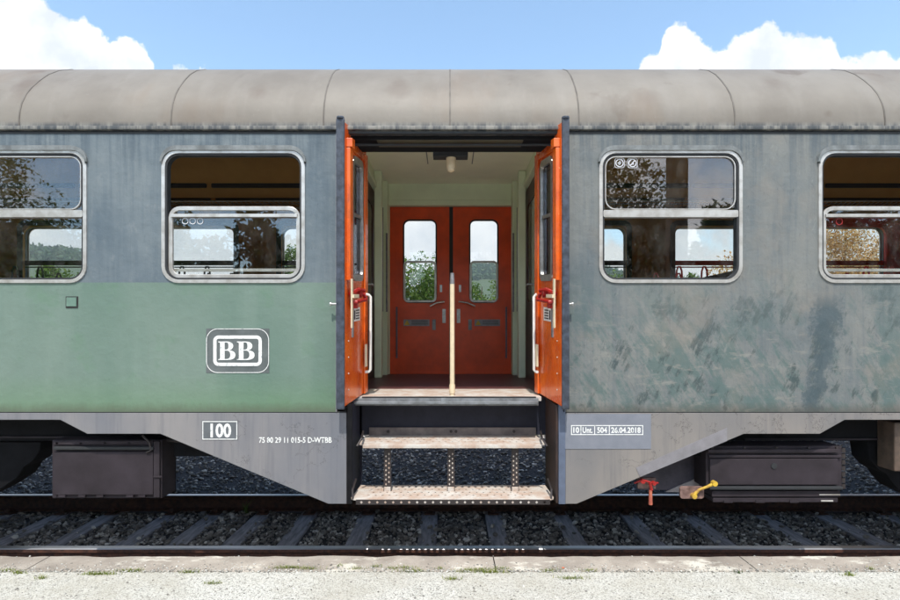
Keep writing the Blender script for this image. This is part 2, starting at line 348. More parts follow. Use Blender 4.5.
def m_glass(name, ior=1.75, dirt=.05, tint=(.97, .98, .97, 1)):
    m = bpy.data.materials.new(name); m.use_nodes = True; nt = m.node_tree; nt.nodes.clear()
    tr = nd(nt, 'ShaderNodeBsdfTransparent', i_Color=tint); gl = nd(nt, 'ShaderNodeBsdfGlossy', i_Roughness=.012, i_Color=(.95, .95, 1, 1))
    g = nt.nodes.new('ShaderNodeNewGeometry'); dt = nd(nt, 'ShaderNodeVectorMath', operation='DOT_PRODUCT'); lk(nt, g.outputs['Normal'], dt.inputs[0]); lk(nt, g.outputs['Incoming'], dt.inputs[1])
    c1 = mth(nt, 'SUBTRACT', 1.0, mth(nt, 'ABSOLUTE', dt.outputs['Value']), True); f0 = ((ior-1)/(ior+1))**2
    fr = mth(nt, 'ADD', mth(nt, 'MULTIPLY', mth(nt, 'POWER', c1, 5.0), 1-f0), f0, True); m1 = nd(nt, 'ShaderNodeMixShader')
    lk(nt, fr, m1.inputs[0]); lk(nt, tr.outputs[0], m1.inputs[1]); lk(nt, gl.outputs[0], m1.inputs[2])
    df = nd(nt, 'ShaderNodeBsdfDiffuse', i_Color=(.55, .54, .5, 1)); m2 = nd(nt, 'ShaderNodeMixShader')
    d = mth(nt, 'MULTIPLY', ramp(nt, noise_n(nt, 8, 9, .75, (1, 1, .6)), .45, .8), dirt)
    sp = mth(nt, 'MULTIPLY', ramp(nt, noise_n(nt, 70, 2), .73, .75), .15)
    lk(nt, mth(nt, 'ADD', d, sp, True), m2.inputs[0]); lk(nt, m1.outputs[0], m2.inputs[1]); lk(nt, df.outputs[0], m2.inputs[2])
    o = nd(nt, 'ShaderNodeOutputMaterial'); lk(nt, m2.outputs[0], o.inputs[0]); return m
M['glass'] = m_glass('window_glass'); M['glass_far'] = m_glass('far_window_glass', 1.45, .02)
def m_leaf(name, c0, c1, c2):
    m = bpy.data.materials.new(name); m.use_nodes = True; nt = m.node_tree; nt.nodes.clear()
    g = nt.nodes.new('ShaderNodeNewGeometry'); r = nt.nodes.new('ShaderNodeValToRGB'); lk(nt, g.outputs['Random Per Island'], r.inputs[0])
    e = r.color_ramp.elements; e[0].color = c0; e[1].color = c2; k = e.new(.5); k.color = c1
    d = nt.nodes.new('ShaderNodeBsdfDiffuse'); t = nt.nodes.new('ShaderNodeBsdfTranslucent'); lk(nt, r.outputs[0], d.inputs[0]); lk(nt, r.outputs[0], t.inputs[0])
    ms = nd(nt, 'ShaderNodeMixShader', i_0=.4); lk(nt, d.outputs[0], ms.inputs[1]); lk(nt, t.outputs[0], ms.inputs[2])
    o = nd(nt, 'ShaderNodeOutputMaterial'); lk(nt, ms.outputs[0], o.inputs[0]); return m
M['leaf_light'] = m_leaf('light_leaves', (.05, .10, .02, 1), (.10, .17, .04, 1), (.17, .22, .07, 1))
M['leaf_dark'] = m_leaf('dark_leaves', (.015, .035, .010, 1), (.04, .075, .02, 1), (.08, .12, .04, 1))
M['leaf_reflect'] = m_leaf('leaves_painted_reflection', (.40, .20, .06, 1), (.52, .33, .14, 1), (.62, .50, .30, 1))  # foliage coloured orange to carry the red reflection on the glass
M['leaf_blue'] = m_leaf('hill_leaves', (.07, .11, .07, 1), (.09, .14, .085, 1), (.12, .17, .10, 1))
def m_stone(name, c0, c1, c2, rough=.85):
    m, nt, b = new_mat(name)
    g = nt.nodes.new('ShaderNodeNewGeometry'); r = nt.nodes.new('ShaderNodeValToRGB'); lk(nt, g.outputs['Random Per Island'], r.inputs[0])
    e = r.color_ramp.elements; e[0].color = c0; e[1].color = c2; k = e.new(.7); k.color = c1
    c = mix(nt, .5, r.outputs[0], mix(nt, 1, r.outputs[0], ramp(nt, noise_n(nt, 60, 3), .3, .7, (.6, .6, .6, 1), (1.3, 1.3, 1.3, 1)), 'MULTIPLY'))
    lk(nt, c, b.inputs['Base Color']); b.inputs['Roughness'].default_value = rough; return m
M['ballast'] = m_stone('ballast_stone', srgb(80, 76, 73), srgb(134, 127, 121), srgb(208, 202, 196))
M['ballast_bed'] = simple('ballast_bed', srgb(60, 58, 62), .95, c2=srgb(34, 33, 36), scale=40, bump=.6)
M['chips'] = m_stone('platform_chips', srgb(104, 101, 95), srgb(176, 173, 165), srgb(205, 202, 195))
def m_platform():
    m, nt, b = new_mat('platform_surface')
    vo = nd(nt, 'ShaderNodeTexVoronoi', i_Scale=150.0); g = nt.nodes.new('ShaderNodeNewGeometry'); lk(nt, g.outputs['Position'], vo.inputs['Vector'])
    bw = nt.nodes.new('ShaderNodeSeparateColor'); lk(nt, vo.outputs['Color'], bw.inputs[0])
    c = ramp(nt, bw.outputs[0], .05, .5, srgb(130, 128, 121), srgb(196, 194, 186))
    c = mix(nt, mth(nt, 'MULTIPLY', ramp(nt, noise_n(nt, 2.2, 8, .7), .42, .62), .5), c, srgb(160, 154, 139))
    c = mix(nt, mth(nt, 'MULTIPLY', ramp(nt, noise_n(nt, 190, 2), .60, .66), .45), c, srgb(112, 108, 100))
    lk(nt, c, b.inputs['Base Color']); b.inputs['Roughness'].default_value = .9
    bumpn(nt, b, mth(nt, 'MULTIPLY', vo.outputs['Distance'], -1), .5, .006); return m
M['platform'] = m_platform()
def m_edge():
    m, nt, b = new_mat('edge_stone')
    c = ramp(nt, noise_n(nt, 3, 6, .65, (1, 1, 1)), .38, .62, srgb(134, 125, 115), srgb(164, 155, 144))
    c = mix(nt, mth(nt, 'MULTIPLY', ramp(nt, noise_n(nt, 5, 7, .7, (.5, 1, 1), (3, 0, 0)), .55, .62), .8), c, srgb(206, 201, 188))
    c = mix(nt, mth(nt, 'MULTIPLY', ramp(nt, noise_n(nt, 90, 3), .60, .68), .5), c, srgb(110, 98, 88))
    lk(nt, c, b.inputs['Base Color']); b.inputs['Roughness'].default_value = .9; bumpn(nt, b, noise_n(nt, 50, 6, .7), .5, .006); return m
M['edge'] = m_edge()
M['dirt'] = simple('dry_ground', srgb(150, 142, 110), .95, c2=srgb(100, 112, 66), scale=1.2, bump=.3)
M['hill'] = simple('hill_green', (.07, .10, .045, 1), .95, c2=(.045, .07, .03, 1), scale=.08, bump=0)

# ================================================================== ground and setting
def sheet(name, x0, x1, y0, y1, z, mat, nx=1, ny=1, fn=None):
    v = []; f = []
    for j in range(ny+1):
        for i in range(nx+1):
            x = x0+(x1-x0)*i/nx; y = y0+(y1-y0)*j/ny; v.append((x, y, z if fn is None else fn(x, y)))
    for j in range(ny):
        for i in range(nx):
            a = j*(nx+1)+i; f.append((a, a+1, a+nx+2, a+nx+1))
    return tag(mk(name, v, f, mat, smooth=True), kind='structure')
def bank(x, y):
    if y < .1: z = -.30
    elif y < 2.3: z = -.20
    elif y < 3.2: z = -.20+(y-2.3)/.9*.10
    elif y < 4.6: z = -.10+(y-3.2)/1.4*.24
    else: z = .14
    return z+.02*noise.noise((x*1.3, y*1.3, 0))
sheet('ground', -1500, 1500, -1500, 1500, -.55, M['dirt'])
sheet('ballast_bed', -14, 14, -.19, 5.0, 0, M['ballast_bed'], 140, 60, bank)
sheet('embankment', -60, 60, 5.0, 60, 0, M['dirt'], 60, 40, lambda x, y: .14-.0*(y-5)+.05*noise.noise((x*.4, y*.4, 2)))
PZ = .29; PE = -.21
pl = MB().box(-30, 30, -14, PE-.255, -.50, PZ-.004).build('platform', M['platform']); tag(pl, kind='structure')
# platform edge stones
joints = [-14, -8.2, -5.15, X(42, -.3), X(492, -.3)-1.35, X(492, -.3), X(742, -.3), 3.9, 7.0, 11]
joints = [-9.0, -5.3, X(42, -.3), X(494, -.3), X(745, -.3), 5.2, 9.0]
edge_lbl = [None, 'far left pale concrete platform edge stone, left of the cracked joint', 'long concrete platform edge stone below the green half of the coach and the steps', 'concrete platform edge stone right of the steps with a weed at its end', 'concrete platform edge stone at the far right by the dark equipment box', None]
for i in range(len(joints)-1):
    x0, x1 = joints[i]+.004, joints[i+1]-.004
    n = int((x1-x0)/.05); top = []; v = []; f = []
    prof = [(PE-.25, -.4), (PE-.25, PZ-.006), (PE-.243, PZ), (PE-.02, PZ), (PE, PZ-.02), (PE, -.4)]
    for k in range(n+1):
        x = x0+(x1-x0)*k/n
        for (y, z) in prof:
            q = noise.noise((x*6, y*9, z*5+1))*.006+noise.noise((x*25, y*20, 3))*.003
            v.append((x, y+(q if y > PE-.1 else 0), z+(q*.7 if z > 0 else 0)))
    m = len(prof)
    for k in range(n):
        for j in range(m-1): a = k*m+j; f.append((a, a+1, a+m+1, a+m))
    f += [tuple(range(m)), tuple(range(n*m, n*m+m))]
    o = mk('edge_stone', v, f, M['edge'], smooth=True)
    tag(o, edge_lbl[i] or ('concrete platform edge stone beyond the %s edge of the picture' % ('left' if i == 0 else 'right')), 'edge stone', 'concrete stones along the platform edge')

# ---- stones
ico_v = np.array([(0,0,-1),(.72,-.53,-.45),(-.28,-.85,-.45),(-.89,0,-.45),(-.28,.85,-.45),(.72,.53,-.45),(.28,-.85,.45),(-.72,-.53,.45),(-.72,.53,.45),(.28,.85,.45),(.89,0,.45),(0,0,1)])
ico_f = np.array([(0,1,2),(1,0,5),(0,2,3),(0,3,4),(0,4,5),(1,5,10),(2,1,6),(3,2,7),(4,3,8),(5,4,9),(1,10,6),(2,6,7),(3,7,8),(4,8,9),(5,9,10),(6,10,11),(7,6,11),(8,7,11),(9,8,11),(10,9,11)])
def stones(name, P, size, mat, flat=.7):
    n = len(P); s = size[:, None, None]
    V = ico_v[None]*(1+rng.uniform(-.35, .35, (n, 12, 1)))*rng.uniform(.6, 1.25, (n, 1, 3))
    a = rng.uniform(0, 2*np.pi, n); b = rng.uniform(-.6, .6, n)
    ca, sa, cb, sb = np.cos(a), np.sin(a), np.cos(b), np.sin(b)
    x, y, z = V[..., 0], V[..., 1], V[..., 2]*flat
    x, z = x*cb[:, None]-z*sb[:, None], x*sb[:, None]+z*cb[:, None]
    x, y = x*ca[:, None]-y*sa[:, None], x*sa[:, None]+y*ca[:, None]
    V = np.stack([x, y, z], -1)*s+P[:, None, :]
    F = (ico_f[None]+12*np.arange(n)[:, None, None]).reshape(-1, 3)
    me = bpy.data.meshes.new(name); me.vertices.add(n*12); me.vertices.foreach_set('co', V.reshape(-1))
    me.loops.add(F.size); me.loops.foreach_set('vertex_index', F.reshape(-1))
    me.polygons.add(len(F)); me.polygons.foreach_set('loop_start', np.arange(len(F))*3); me.polygons.foreach_set('loop_total', np.full(len(F), 3))
    me.update(); me.materials.append(mat); o = bpy.data.objects.new(name, me); COL.objects.link(o); return o
sleepers_px = [-130, -60, 8, 84, 141, 201, 266, 343, 422, 502, 592, 677, 758, 850, 932, 1015]
SLX = [X(p, .62)+.02 for p in sleepers_px]
P = []
def scat(n, x0, x1, y0, y1, lift=0):
    for _ in range(n):
        x, y = random.uniform(x0, x1), random.uniform(y0, y1)
        z = bank(x, y)+lift+random.uniform(-.006, .018)
        if -.1 < y < 2.75:
            d = min(abs(x-s) for s in SLX)
            if d < .098 and random.random() > (.025 if d < .07 else .16): continue
            if d < .098: z = -.166
            z += .01
        if abs(y-.66) < .075 or abs(y-2.16) < .075: continue
        P.append((x, y, z))
scat(33000, -5.8, 5.8, .0, 2.35); scat(4000, -5.8, 5.8, -.19, .1)
scat(21000, -7.2, 7.2, 2.3, 5.0)
P = np.array(P)
tag(stones('ballast', P, rng.uniform(.0, 1, len(P))**2.0*.022+.009, M['ballast']), 'dark blue grey crushed stone ballast between and behind the rails', 'ballast', kind='stuff')
n = 9000
Q = np.stack([rng.uniform(-4.6, 4.6, n), PE-.25-rng.uniform(0, 1, n)**1.1*1.4, np.full(n, PZ-.003)], -1)
q2 = np.stack([rng.uniform(-4.6, 4.6, 6500), np.clip(PE-.262+rng.exponential(.045, 6500), None, PE-.02), np.full(6500, PZ+.001)], -1)
Q = np.concatenate([Q, q2])
tag(stones('gravel', Q, rng.uniform(0, 1, len(Q))**3*.0075+.0015, M['chips'], .6), 'fine pale gravel chips scattered over the platform', 'gravel', kind='stuff')

# ---- rails
def rail(y, lab):
    prof = [(-.07, -.17), (-.07, -.158), (-.012, -.14), (-.009, -.05), (-.034, -.036), (-.036, -.008), (-.028, 0), (.028, 0), (.036, -.008), (.034, -.036), (.009, -.05), (.012, -.14), (.07, -.158), (.07, -.17)]
    v = []; f = []; mi = []; n = 60
    for k in range(n+1):
        for a, z in prof: v.append((-14+28*k/n, y+a, z))
    m = len(prof)
    for k in range(n):
        for j in range(m): a = k*m+j; b = k*m+(j+1) % m; f.append((a, b, b+m, a+m)); mi.append(1 if j in (5, 6, 7) else 0)
    o = mk('rail', v, f, [M['rail'], M['railtop']], mi=mi); tag(o, lab, 'rail', 'rails of the track'); return o
rail(.66, 'rusty steel rail nearest the platform, with a thin polished top'); rail(2.16, 'shiny steel rail on the far side beneath the coach')
ords = ['first', 'second', 'third', 'fourth', 'fifth', 'sixth', 'seventh', 'eighth', 'ninth', 'tenth', 'eleventh', 'twelfth']
s0 = None
for i, x in enumerate(SLX):
    if s0 is None:
        s0 = MB().box(-.092, .092, -.05, 2.85, -.32, -.172).build('sleeper', M['sleeper'], bevel=.012); o = s0; clips = []
        for yr in (.66, 2.16):
            for sd in (-1, 1):
                mb = MB(); mb.box(-.06, .06, yr+sd*.13-.05, yr+sd*.13+.05, -.172, -.158); mb.tube([(-.03, yr+sd*.10, -.15), (-.03, yr+sd*.16, -.13), (.03, yr+sd*.16, -.13), (.03, yr+sd*.08, -.15)], .009, 6); mb.cyl((0, yr+sd*.13, -.14), (0, 0, 1), .018, .045, 6)
                c_ = mb.build('rail_clip', M['rail']); c_.parent = s0; clips.append(c_)
    else:
        o = s0.copy(); COL.objects.link(o)
        for ch in clips: c_ = ch.copy(); COL.objects.link(c_); c_.parent = o
    o.location = (x, 0, 0); o.rotation_euler[2] = random.uniform(-.015, .015)
    k = i-2
    lab = ('%s dark weathered sleeper counted from the left edge of the picture' % ords[k]) if 0 <= k < 12 else '%s dark sleeper outside the picture on the %s' % ('nearer' if k in (-1, 12) else 'farther', 'left' if k < 0 else 'right')
    tag(o, lab, 'sleeper', 'sleepers under the rails')

# ---- vegetation
def leaf_cloud(lobes, n, size, flat=1.0):
    C = np.array([l[:3] for l in lobes]); Rr = np.array([l[3] for l in lobes]); w = Rr**2/np.sum(Rr**2)
    idx = rng.choice(len(lobes), n, p=w); d = rng.normal(size=(n, 3)); d /= np.linalg.norm(d, axis=1)[:, None]
    rr = Rr[idx]*(.55+.5*rng.uniform(0, 1, n)**.6)*(1+.16*np.sin(d[:, 0]*7+idx)+.14*np.sin(d[:, 2]*9+2*idx))
    c = C[idx]+d*rr[:, None]*np.array([1, 1, flat])
    a = rng.normal(size=(n, 3)); a /= np.linalg.norm(a, axis=1)[:, None]
    b = np.cross(a, d); b /= np.maximum(np.linalg.norm(b, axis=1), 1e-6)[:, None]
    s = (size*rng.uniform(.5, 1.3, n))[:, None]
    v = np.stack([c-a*s, c-b*s*.5, c+a*s, c+b*s*.5], 1).reshape(-1, 3)
    return v, np.arange(n*4).reshape(-1, 4)
def leaf_mesh(name, v, f, mat, parent=None):
    me = bpy.data.meshes.new(name); me.vertices.add(len(v)); me.vertices.foreach_set('co', v.reshape(-1))
    k = f.shape[1]
    me.loops.add(f.size); me.loops.foreach_set('vertex_index', f.reshape(-1)); me.polygons.add(len(f))
    me.polygons.foreach_set('loop_start', np.arange(len(f))*k); me.polygons.foreach_set('loop_total', np.full(len(f), k)); me.update()
    me.materials.append(mat); o = bpy.data.objects.new(name, me); COL.objects.link(o)
    if parent: o.parent = parent
    return o
def plant(name, x, y, z, w, h, mat, label, cat, n=5000, leaf=.06, nl=12, trunk=.25, group=None, seed=0):
    rs = random.Random(seed); e = bpy.data.objects.new(name, None); COL.objects.link(e); e.location = (x, y, z)
    tag(e, label, cat, group)
    lobes = []
    for k in range(nl):
        t = rs.random(); zz = h*(trunk+(1-trunk)*(.08+.84*t)); ww = w*.5*(1-.75*abs(t-.35))*math.sqrt(rs.random())
        a = rs.uniform(0, 6.283); lobes.append((ww*math.cos(a), ww*.8*math.sin(a), zz, rs.uniform(.13, .24)*min(w, h)*(1.15-.4*t)))
    v, f = leaf_cloud(lobes, n, leaf); leaf_mesh('crown', v, f, mat, e)
    mb = MB(); r0 = max(.03, h*.018)
    mb.tube([(0, 0, -.3), (.02*h, 0, h*.3), (-.01*h, .01*h, h*.6), (0, 0, h*.88)], [r0, r0*.8, r0*.5, r0*.15], 8)
    for l in lobes[:9]:
        z0 = l[2]*.55; mb.tube([(0, 0, z0), (l[0]*.5, l[1]*.5, (z0+l[2])/2+.05*h), (l[0], l[1], l[2])], [r0*.45, r0*.3, r0*.1], 6)
    o = mb.build('trunk', M['bark'], smooth=True); o.parent = e
    return e
GZ = .14
def at(px, d): return (px-450)*d/FPX
def topz(py, d): return CH+(HZ-py)*d/FPX
def bush(px, pytop, wpx, d, mat, label, cat='bush', **k):
    h = topz(pytop, d)-GZ; plant('tree' if cat == 'tree' else 'bush', at(px, d), d-CD, GZ, wpx*d/FPX, h, mat, label, cat, **k)
bush(30, 261, 66, 17, M['leaf_light'], 'light green bush low in the far left window, left of the hill', seed=1, trunk=.0, n=5000, leaf=.07, group='bushes behind the coach')
bush(66, 269, 90, 18, M['leaf_light'], 'low pale bush beside the seat handle in the far left window', seed=2, trunk=.0, n=5000, leaf=.07, group='bushes behind the coach')
bush(302, 236, 62, 14, M['leaf_light'], 'green leafy tree in the right corner of the second window', 'tree', seed=3, trunk=.0, n=16000, leaf=.04, nl=22)
bush(421, 259, 120, 13, M['leaf_light'], 'bright green bush filling the lower pane of the left red door', seed=4, trunk=.0, n=22000, leaf=.045, nl=26, group='bushes behind the coach')
bush(482, 272, 96, 15, M['leaf_light'], 'rounded pale green bush low in the right red door window', seed=5, trunk=.0, n=16000, leaf=.045, nl=24, group='bushes behind the coach')
bush(612, 270, 90, 24, M['leaf_light'], 'small distant green bush in the left corner of the third window', seed=6, trunk=.0, n=4000, leaf=.08, group='bushes behind the coach')
bush(688, 268, 64, 16, M['leaf_light'], 'yellow green bush beside the reddened seat handle in the third window', seed=7, trunk=.0, n=5000, leaf=.06, group='bushes behind the coach')
bush(728, 254, 100, 14, M['leaf_reflect'], 'bush with a painted orange glass reflection in the right corner of the third window', seed=8, trunk=.0, n=7000, leaf=.05, group='bushes behind the coach')
bush(846, 205, 130, 14, M['leaf_reflect'], 'large tree with a painted orange glass reflection filling the opening seen through the far right window', 'tree', seed=9, trunk=.0, n=60000, leaf=.034, nl=60)
bush(930, 215, 110, 15, M['leaf_light'], 'green tree behind the orange tinted one at the far right', 'tree', seed=19, trunk=.05, n=9000, leaf=.06, nl=16)
# trees and mast behind the viewer, mirrored in the window glass
plant('tree', -16.6, -13.5, -.5, 7.5, 10.5, M['leaf_light'], 'leafy green tree mirrored in the glass of the far left window', 'tree', n=34000, leaf=.085, nl=34, trunk=.2, seed=11)
plant('tree', -10.5, -15, -.5, 5, 7.2, M['leaf_light'], 'lower green tree across the platform to the left, mirrored in glass', 'tree', n=14000, leaf=.09, nl=22, trunk=.2, seed=12)
plant('tree', 5.2, -14.5, -.5, 5.2, 9.2, M['leaf_dark'], 'dark tree mirrored in the left of the third window glass', 'tree', n=24000, leaf=.085, nl=30, trunk=.2, seed=13)
plant('tree', 12.6, -14.5, -.5, 4.6, 8.8, M['leaf_dark'], 'dark tree mirrored at the right edge of the third window glass', 'tree', n=16000, leaf=.085, nl=22, trunk=.25, seed=14)
plant('tree', 20, -16, -.5, 8, 9, M['leaf_light'], 'broad tree across the platform to the far right, mirrored in glass', 'tree', n=9000, leaf=.14, nl=18, trunk=.2, seed=15)
for k in range(13):
    tx = -23+k*3.7; th = [6.4, 7.0, 6.2, 6.8][k % 4]+.5
    plant('tree', tx, -17.5+.6*(k % 3), -.5, 5.4, th, M['leaf_dark'], '%s low tree from the left in the row across the platform, mirrored in the glass' % ['first', 'second', 'third', 'fourth', 'fifth', 'sixth', 'seventh', 'eighth', 'ninth', 'tenth', 'eleventh', 'twelfth', 'thirteenth'][k], 'tree', n=15000, leaf=.17, nl=30, trunk=.0, seed=30+k, group='low trees across the platform')
mast = MB(); mast.box(4.92, 5.28, -8.2, -7.85, PZ, 7.6); mast.box(4.7, 5.5, -8.12, -7.95, 7.2, 7.32)
tag(mast.build('wooden_post', simple('post_wood', (.10, .06, .035, 1), .8), bevel=.01), 'square brown wooden post mirrored in the upper third window glass', 'post')

# far hills
def hillz(x, y):
    r = math.hypot(x, y); a = x/max(y, 1)
    h = max(0, min(1, (y-140)/300)); h = h*h*(3-2*h)
    top = float(np.interp(a*534+450, [-200, 25, 82, 120, 165, 430, 470, 505, 600, 625, 680, 740, 1000], [.175, .152, .140, .105, .075, .075, .118, .120, .122, .112, .102, .098, .10]))
    return -.6+h*(top*440)*(1+.12*noise.noise((x*.006, y*.006, 1)))
hv = []; hf = []; nx, ny = 120, 30
for j in range(ny+1):
    for i in range(nx+1):
        y = 130+j*420/ny; x = -700+1400*i/nx; hv.append((x, y, hillz(x, y)))
for j in range(ny):
    for i in range(nx): a = j*(nx+1)+i; hf.append((a, a+1, a+nx+2, a+nx+1))
tag(mk('hills', hv, hf, M['hill'], smooth=True), kind='structure')
lob = []; rr = random.Random(4)
VV = []; FF = []; off = 0
for k in range(9000):
    y = rr.uniform(330, 450); x = rr.uniform(-1.0, .75)*y; s = rr.uniform(1.5, 3.4)
    vv, ff = leaf_cloud([(x, y, hillz(x, y)+s*.5, s)], 14, s*.55); VV.append(vv); FF.append(ff+off); off += len(vv)
tag(leaf_mesh('wood', np.concatenate(VV), np.concatenate(FF), M['leaf_blue']), 'distant wooded hillside seen through the coach windows', 'woodland', kind='stuff')

# grass tufts on the platform joint and two single weeds
gv = []; gf = []
def blade(x, y, z, h, lean, az, w):
    n = len(gv); dx, dy = math.cos(az), math.sin(az)
    for t in (0, .5, 1):
        cx, cy, cz = x+dx*lean*t*t, y+dy*lean*t*t, z+h*(t-.25*t*t); ww = w*(1-t*.9)
        gv.extend([(cx-dy*ww, cy+dx*ww, cz), (cx+dy*ww, cy-dx*ww, cz)])
    gf.extend([(n, n+1, n+3, n+2), (n+2, n+3, n+5, n+4)])
tufts = [(4, 571, 7), (20, 573, 3), (42, 578, 3), (93, 574, 6), (107, 574, 5), (128, 571, 6), (135, 571, 5), (187, 572, 5), (213, 583, 4), (285, 568, 8), (292, 568, 5), (310, 569, 6), (340, 566, 2), (358, 569, 4), (376, 567, 3), (392, 569, 3), (403, 568, 7), (412, 571, 8), (440, 569, 3), (452, 579, 4), (470, 571, 9), (480, 570, 9), (492, 572, 8), (503, 569, 4), (549, 571, 5), (573, 578, 6), (590, 571, 4), (849, 575, 3), (870, 569, 2)]
for px, py, k in tufts:
    d = (CH-PZ)*FPX/(py-HZ); x = (px-450)*d/FPX; y = d-CD
    for _ in range(k*20):
        blade(x+random.gauss(0, .007*k), y+random.gauss(0, .008), PZ-.004, random.uniform(.006, .030), random.uniform(.004, .026), random.uniform(0, 6.28), random.uniform(.0010, .0024))
M['grass'] = m_leaf('grass_blades', (.09, .13, .02, 1), (.20, .26, .05, 1), (.36, .36, .10, 1))
tag(mk('grass', gv, gf, M['grass']), 'small tufts of dry yellow green grass behind the platform edge', 'grass', kind='stuff')
def weed(x, y, z, h, n, label, spread=.06, mat='leaf_light'):
    global gv, gf
    gv, gf = [], []
    for _ in range(n): blade(x+random.gauss(0, .01), y+random.gauss(0, .01), z, random.uniform(.4, 1)*h, random.uniform(.2, 1)*spread, random.uniform(0, 6.28), random.uniform(.002, .005))
    me = mk('weed', gv, gf, M[mat]); tag(me, label, 'weed', 'single weeds by the track')
weed(X(246, 2.0), 2.0, -.16, .20, 26, 'dry weed with thin leaves growing before the far rail', .12)
weed(X(505, .55), .50, -.2, .32, 9, 'single tall thin weed rising beside the near rail below the steps', .05)
weed(X(736, -.45), -.47, PZ-.003, .022, 14, 'small dark weed on the platform at the right edge stone joint', .035, 'leaf_dark')
weed(X(850, -.5), -.5, PZ-.003, .02, 10, 'small bright green weed on the platform at the right', .02)
dl = MB(); 
for k in range(5):
    a = k*1.256; dl.add([(0, 0, 0), (.007*math.cos(a-.5), .007*math.sin(a-.5), .002), (.013*math.cos(a), .013*math.sin(a), .004), (.007*math.cos(a+.5), .007*math.sin(a+.5), .002)], [(0, 1, 2, 3)])
o = dl.build('fallen_leaf', simple('leaf_orange_dry', srgb(215, 105, 50), .7), loc=(X(563, -.42), -.425, PZ+.004)); tag(o, 'tiny orange fallen leaf on the platform right of the steps', 'leaf')
# dry twig between the rails
tw = MB().tube([(X(311, .9), .9, -.13), (X(318, 1.2)-.01, 1.25, -.12), (X(321, 1.6), 1.65, -.12)], [.008, .006, .003], 6)
tag(tw.build('twig', simple('twig_pale', srgb(120, 112, 100), .8), smooth=True), 'thin pale twig lying on the ballast left of the steps', 'twig')

# ================================================================== the coach
LX = 8.0; YF = 2.82; FZ = 1.342
coach = bpy.data.objects.new('railway_coach', None); COL.objects.link(coach); coach.location = (0, 1.41, 0)
tag(coach, 'old weathered green and grey railway coach with open orange centre doors', 'railway coach')
def part(mb, name, mat, bevel=0, smooth=False, parent=None, label=None):
    o = mb.build(name, mat, None, None, smooth, bevel)
    o.parent = parent or coach
    if parent is None: o.matrix_parent_inverse = Matrix.Translation((0, -1.41, 0))
    if label: o['label'] = label
    return o
# ---- roof
prof = [(0.0, 3.345), (0.0, 3.42), (.008, 3.49), (.025, 3.555), (.065, 3.64), (.125, 3.725), (.20, 3.81), (.29, 3.90), (.40, 3.985), (.55, 4.07), (.75, 4.14), (1.0, 4.19), (1.41, 4.215)]
full = prof+[(YF-y, z) for y, z in prof[::-1][1:]]
def roof_strip(mb, x0, x1, off, nx=1, thick=.03):
    n = len(full); v = []; f = []
    nor = []
    for i in range(n):
        a = full[max(0, i-1)]; b = full[min(n-1, i+1)]; d = Vector((b[0]-a[0], b[1]-a[1])).normalized(); nor.append((-d.y, d.x))
    for k in range(nx+1):
        x = x0+(x1-x0)*k/nx
        for o_ in (off, off-thick):
            for i in range(n): v.append((x, full[i][0]+nor[i][0]*o_, full[i][1]+nor[i][1]*o_))
    for k in range(nx):
        for i in range(n-1):
            a = k*2*n+i; f.append((a, a+1, a+1+2*n, a+2*n)); a += n; f.append((a, a+2*n, a+1+2*n, a+1))
        for i in (0, n-1): a = k*2*n+i; f.append((a, a+2*n, a+3*n, a+n))
    for k in (0, nx):
        for i in range(n-1): a = k*2*n+i; f.append((a, a+1, a+1+n, a+n))
    mb.add(v, f)
mb = MB(); roof_strip(mb, -LX, LX, 0, 32); part(mb, 'roof', M['roof'], smooth=True)
seamm = simple('roof_seam', srgb(112, 106, 99), .7, c2=srgb(82, 76, 70), scale=6)
for x in (-6.54, -5.42, -4.3, X(19), X(171), X(323.5), 0.0, X(579), X(735), X(885), 4.33, 5.45, 6.57):
    mb = MB(); roof_strip(mb, x-.005, x+.005, .003, 1, .02); part(mb, 'roof_seam', seamm, smooth=True)
# drip rail under the roof
mg = M['roof']
mb = MB(); mb.plate([(-LX, Z(130.5)), (LX, Z(130.5)), (LX, Z(126.5)), (-LX, Z(126.5))], [], -.022, .0)
part(mb, 'drip_rail', M['roof'], bevel=.006)
mb = MB(); mb.box(-LX, LX, -.004, .03, Z(133.6), Z(131.6)); part(mb, 'seal_strip', M['rubber'])
# ---- window positions
WN = [(-6.46, 0), (-4.84, 0), (-3.213, 0), (-1.601, 1), (1.631, 0), (3.251, 1), (4.87, 0), (6.49, 0)]
WF = [-6.46, -4.84, -3.22, -1.60, 1.70, 3.33, 4.95, 6.57]
HW, HH, WC = .529, .492, Z(216.5)
DO = .836     # half door opening
ZT, ZM, ZB = Z(133.4), Z(282.5), Z(412.0)
